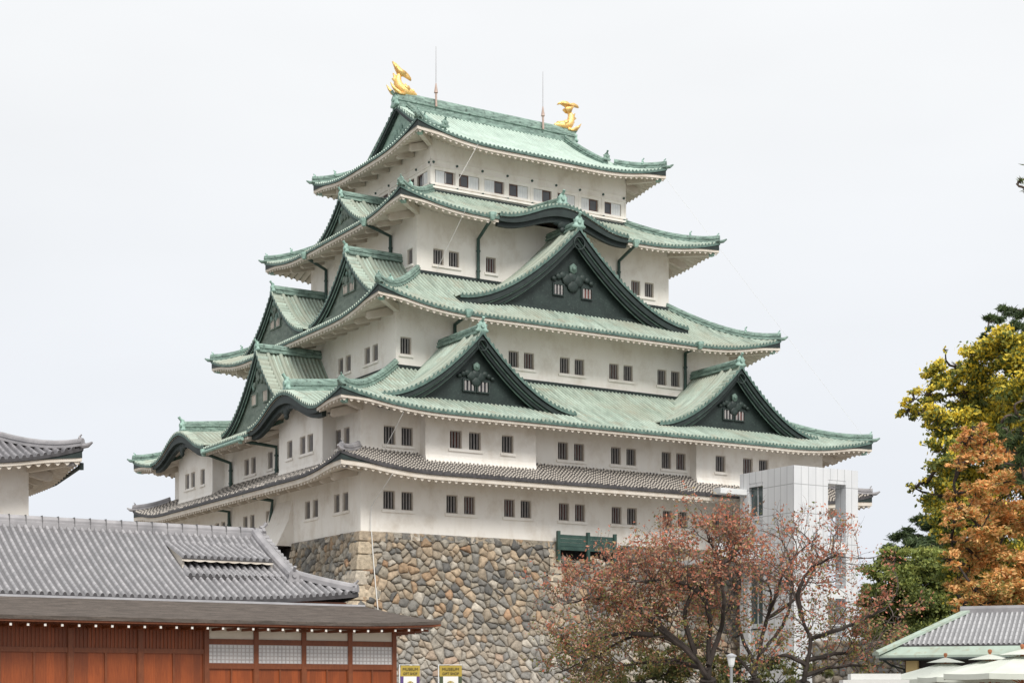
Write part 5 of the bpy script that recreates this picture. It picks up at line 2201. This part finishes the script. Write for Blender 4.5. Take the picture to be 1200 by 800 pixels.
def crown_tree(name, label, depth, base_px, clumps, pal_top, pal_low, leaf, dens, group=None, elong=1.6, trunk_r=.35, flat=0., split=.1, bark='bark', shell=.55, squash=.8, spread=1.0, cat="tree"):
    mpp = depth / FPX
    b = pix(base_px, 808.6, depth)
    t = thing(name, label, cat, (b[0], b[1], -EYE), 'W', 0, group)
    tk, lf = MB(), MB()
    cs = []
    for q in clumps:
        px, py, r = q[:3]
        dz = rng.normal() * r * mpp * 1.3 * spread
        cs.append((pix(px, py, depth + dz), r * mpp))
    zs = [c[2] for c, _ in cs]
    top, low = max(zs), min(zs)
    fork = np.array([b[0], b[1], max(.3, low * .55 - .4)])
    limb(tk, [(b[0], b[1], -EYE - .1), (b[0] + .1, b[1], -.4), fork], trunk_r, trunk_r * .75, 9)
    order = sorted(range(len(cs)), key=lambda i: cs[i][0][2])
    nodes = [fork]
    for i in order:
        c, r = cs[i]
        p = min(nodes, key=lambda n_: np.linalg.norm(n_ - c) + (3 if n_[2] > c[2] else 0))
        mid = (p + c) / 2 + rng.normal(size=3) * .15
        limb(tk, [p, mid, c], max(.035, trunk_r * .32 * (1 - .5 * len(nodes) / len(cs))), .025, 6)
        nodes.append(c)
        for k in range(5):
            d = rng.normal(size=3)
            d /= np.linalg.norm(d)
            limb(tk, [c, c + d * r * .45, c + d * r * .9], .03, .01, 4)
    tk.build("trunk", [M[bark]], t)
    for c, r in cs:
        # each clump is a bunch of smaller sprays, so its outline is broken and the sky shows through
        ns = max(5, int(14 * (r / .9) ** 1.2))
        for k in range(ns):
            d = rng.normal(size=3)
            d /= np.linalg.norm(d)
            rr = r * (shell + (1.12 - shell) * rng.random())
            sc = c + d * rr * np.array([1, 1, squash])
            sr = r * (.22 + .2 * rng.random())
            n = int(dens * (sr / .3) ** 2)
            P = rng.normal(size=(n, 3)) * np.array([1, 1, .55]) * sr * .55 + sc
            rel = (sc[2] - c[2]) / r * .5 + .5
            ht = (sc[2] - low) / max(.1, top - low)
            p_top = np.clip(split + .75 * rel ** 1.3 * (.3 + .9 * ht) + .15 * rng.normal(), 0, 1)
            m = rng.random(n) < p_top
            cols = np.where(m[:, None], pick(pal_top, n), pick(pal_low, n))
            leaf_quads(lf, P, leaf, cols, elong, flat)
    lf.build("crown", [M['leaf']], t)
    return t


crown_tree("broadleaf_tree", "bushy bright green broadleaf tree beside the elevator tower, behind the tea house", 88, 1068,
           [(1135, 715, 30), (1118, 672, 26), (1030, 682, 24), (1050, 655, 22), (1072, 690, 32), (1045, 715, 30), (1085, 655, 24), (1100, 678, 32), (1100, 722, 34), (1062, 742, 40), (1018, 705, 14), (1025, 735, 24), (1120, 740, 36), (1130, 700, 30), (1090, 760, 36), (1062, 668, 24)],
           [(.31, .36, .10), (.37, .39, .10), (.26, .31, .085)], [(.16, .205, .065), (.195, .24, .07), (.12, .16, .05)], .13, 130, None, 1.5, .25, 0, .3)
crown_tree("pine_tree", "dark green pine showing its crown over the bushy green tree", 96, 1090,
           [(1062, 628, 15), (1088, 612, 15), (1046, 642, 11), (1108, 624, 18), (1078, 640, 20), (1112, 648, 24), (1075, 608, 8), (1095, 640, 22), (1125, 612, 18), (1040, 652, 9)],
           [(.10, .15, .055), (.12, .165, .06)], [(.05, .08, .035), (.065, .10, .04)], .075, 300, None, 5.0, .25, .2, .25, 'pine_bark', .35, .5)
crown_tree("pine_tree", "dark pine top rising above the yellow tree at right", 90, 1190,
           [(1166, 374, 11), (1186, 364, 13), (1152, 394, 6), (1196, 384, 14), (1176, 392, 10), (1205, 370, 14), (1215, 395, 18), (1158, 386, 5), (1192, 412, 18), (1205, 470, 30), (1215, 540, 30)],
           [(.09, .14, .05), (.11, .155, .055)], [(.05, .08, .035), (.06, .095, .04)], .075, 300, None, 5.0, .3, .2, .25, 'pine_bark', .3, .55)
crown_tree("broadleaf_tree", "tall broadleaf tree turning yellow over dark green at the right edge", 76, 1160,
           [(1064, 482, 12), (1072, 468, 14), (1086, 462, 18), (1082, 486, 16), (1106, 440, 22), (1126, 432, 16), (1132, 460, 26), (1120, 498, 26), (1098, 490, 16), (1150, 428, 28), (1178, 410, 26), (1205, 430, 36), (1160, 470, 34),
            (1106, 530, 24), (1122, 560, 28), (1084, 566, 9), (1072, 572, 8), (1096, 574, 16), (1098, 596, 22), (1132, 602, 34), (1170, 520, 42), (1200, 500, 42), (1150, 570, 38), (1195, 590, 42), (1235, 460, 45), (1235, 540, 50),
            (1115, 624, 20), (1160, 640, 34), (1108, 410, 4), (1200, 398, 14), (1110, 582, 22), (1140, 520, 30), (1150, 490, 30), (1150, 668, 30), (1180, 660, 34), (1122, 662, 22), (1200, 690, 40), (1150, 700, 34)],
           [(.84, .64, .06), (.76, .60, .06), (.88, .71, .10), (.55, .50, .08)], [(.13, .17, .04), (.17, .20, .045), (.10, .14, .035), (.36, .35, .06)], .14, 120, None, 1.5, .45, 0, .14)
crown_tree("maple_tree", "feathery orange leaved tree in front of the yellow tree, above the tea house roof", 68, 1175,
           [(1128, 517, 15), (1142, 506, 14), (1160, 514, 17), (1145, 530, 19), (1122, 545, 13), (1120, 578, 13), (1118, 612, 13), (1116, 655, 14), (1114, 632, 13), (1122, 684, 16), (1126, 712, 14), (1140, 648, 18), (1118, 595, 14), (1136, 512, 12), (1150, 502, 12), (1130, 538, 15), (1155, 538, 18), (1178, 554, 24), (1142, 570, 20), (1165, 590, 26), (1132, 600, 18), (1150, 620, 24), (1185, 615, 28), (1126, 638, 15), (1165, 650, 26),
            (1136, 662, 16), (1142, 690, 22), (1175, 690, 30), (1200, 660, 30), (1150, 708, 20), (1127, 704, 11), (1200, 560, 24), (1200, 700, 30), (1215, 610, 30), (1180, 528, 14)],
           [(.78, .41, .15), (.82, .48, .20), (.74, .34, .11), (.78, .51, .22)], [(.62, .36, .11), (.42, .33, .10), (.29, .28, .08), (.66, .41, .14)], .11, 130, None, 1.8, .3, .35, .35, 'bark', .4, .6)
crown_tree("pine_tree", "near pine at the right edge whose twigs reach into the photo", 42, 1300,
           [(1192, 488, 10), (1182, 508, 10), (1200, 530, 14), (1178, 545, 6), (1197, 560, 9), (1202, 468, 7), (1195, 212, 4), (1204, 222, 7), (1172, 500, 9), (1188, 520, 12), (1195, 545, 13), (1198, 508, 12), (1240, 200, 40), (1250, 480, 40), (1260, 540, 40), (1300, 250, 50), (1310, 400, 60), (1290, 140, 40), (1260, 300, 40), (1230, 515, 24)],
           [(.11, .16, .05), (.13, .175, .055)], [(.06, .095, .035), (.08, .115, .04)], .045, 420, None, 6.0, .13, .1, .3, 'pine_bark', .2, .6, .6)
crown_tree("shrub", "olive green shrub growing at the foot of the cherry trees", 73, 800,
           [(700, 792, 14), (725, 784, 16), (760, 778, 18), (795, 772, 22), (830, 776, 22), (868, 782, 20), (900, 776, 20), (935, 782, 18), (962, 788, 14), (815, 750, 18), (780, 790, 24), (850, 795, 26), (910, 800, 24), (745, 800, 22)],
           [(.20, .21, .06), (.26, .24, .07), (.30, .20, .08)], [(.10, .12, .035), (.13, .13, .045), (.08, .10, .03)], .11, 90, None, 1.6, .12, 0, .15, cat="shrub")
# low stone wall behind the cherry trees
c0, c1 = pix(955, 750, 84), pix(1105, 750, 84)
lw = thing("garden_wall", "low grey rubble wall behind the cherry trees, between the tower and the tea house", "stone wall", (c0[0], 84.0, -EYE), 'W')
wm = MB()
rubble(wm, c0[0], c1[0], -EYE - .2, c0[2], lambda a, z, o: np.stack([a, 84.0 - o + 0 * a, z], -1), lambda a, z: True)
wm.build("rubble_facing", [M['stone']], lw, True)
wm = MB()
wm.box((c0[0], 84.05, -EYE - .2), (c1[0], 84.8, c0[2] - .05), 0)
wm.build("stone_fill", [M['mortar']], lw)
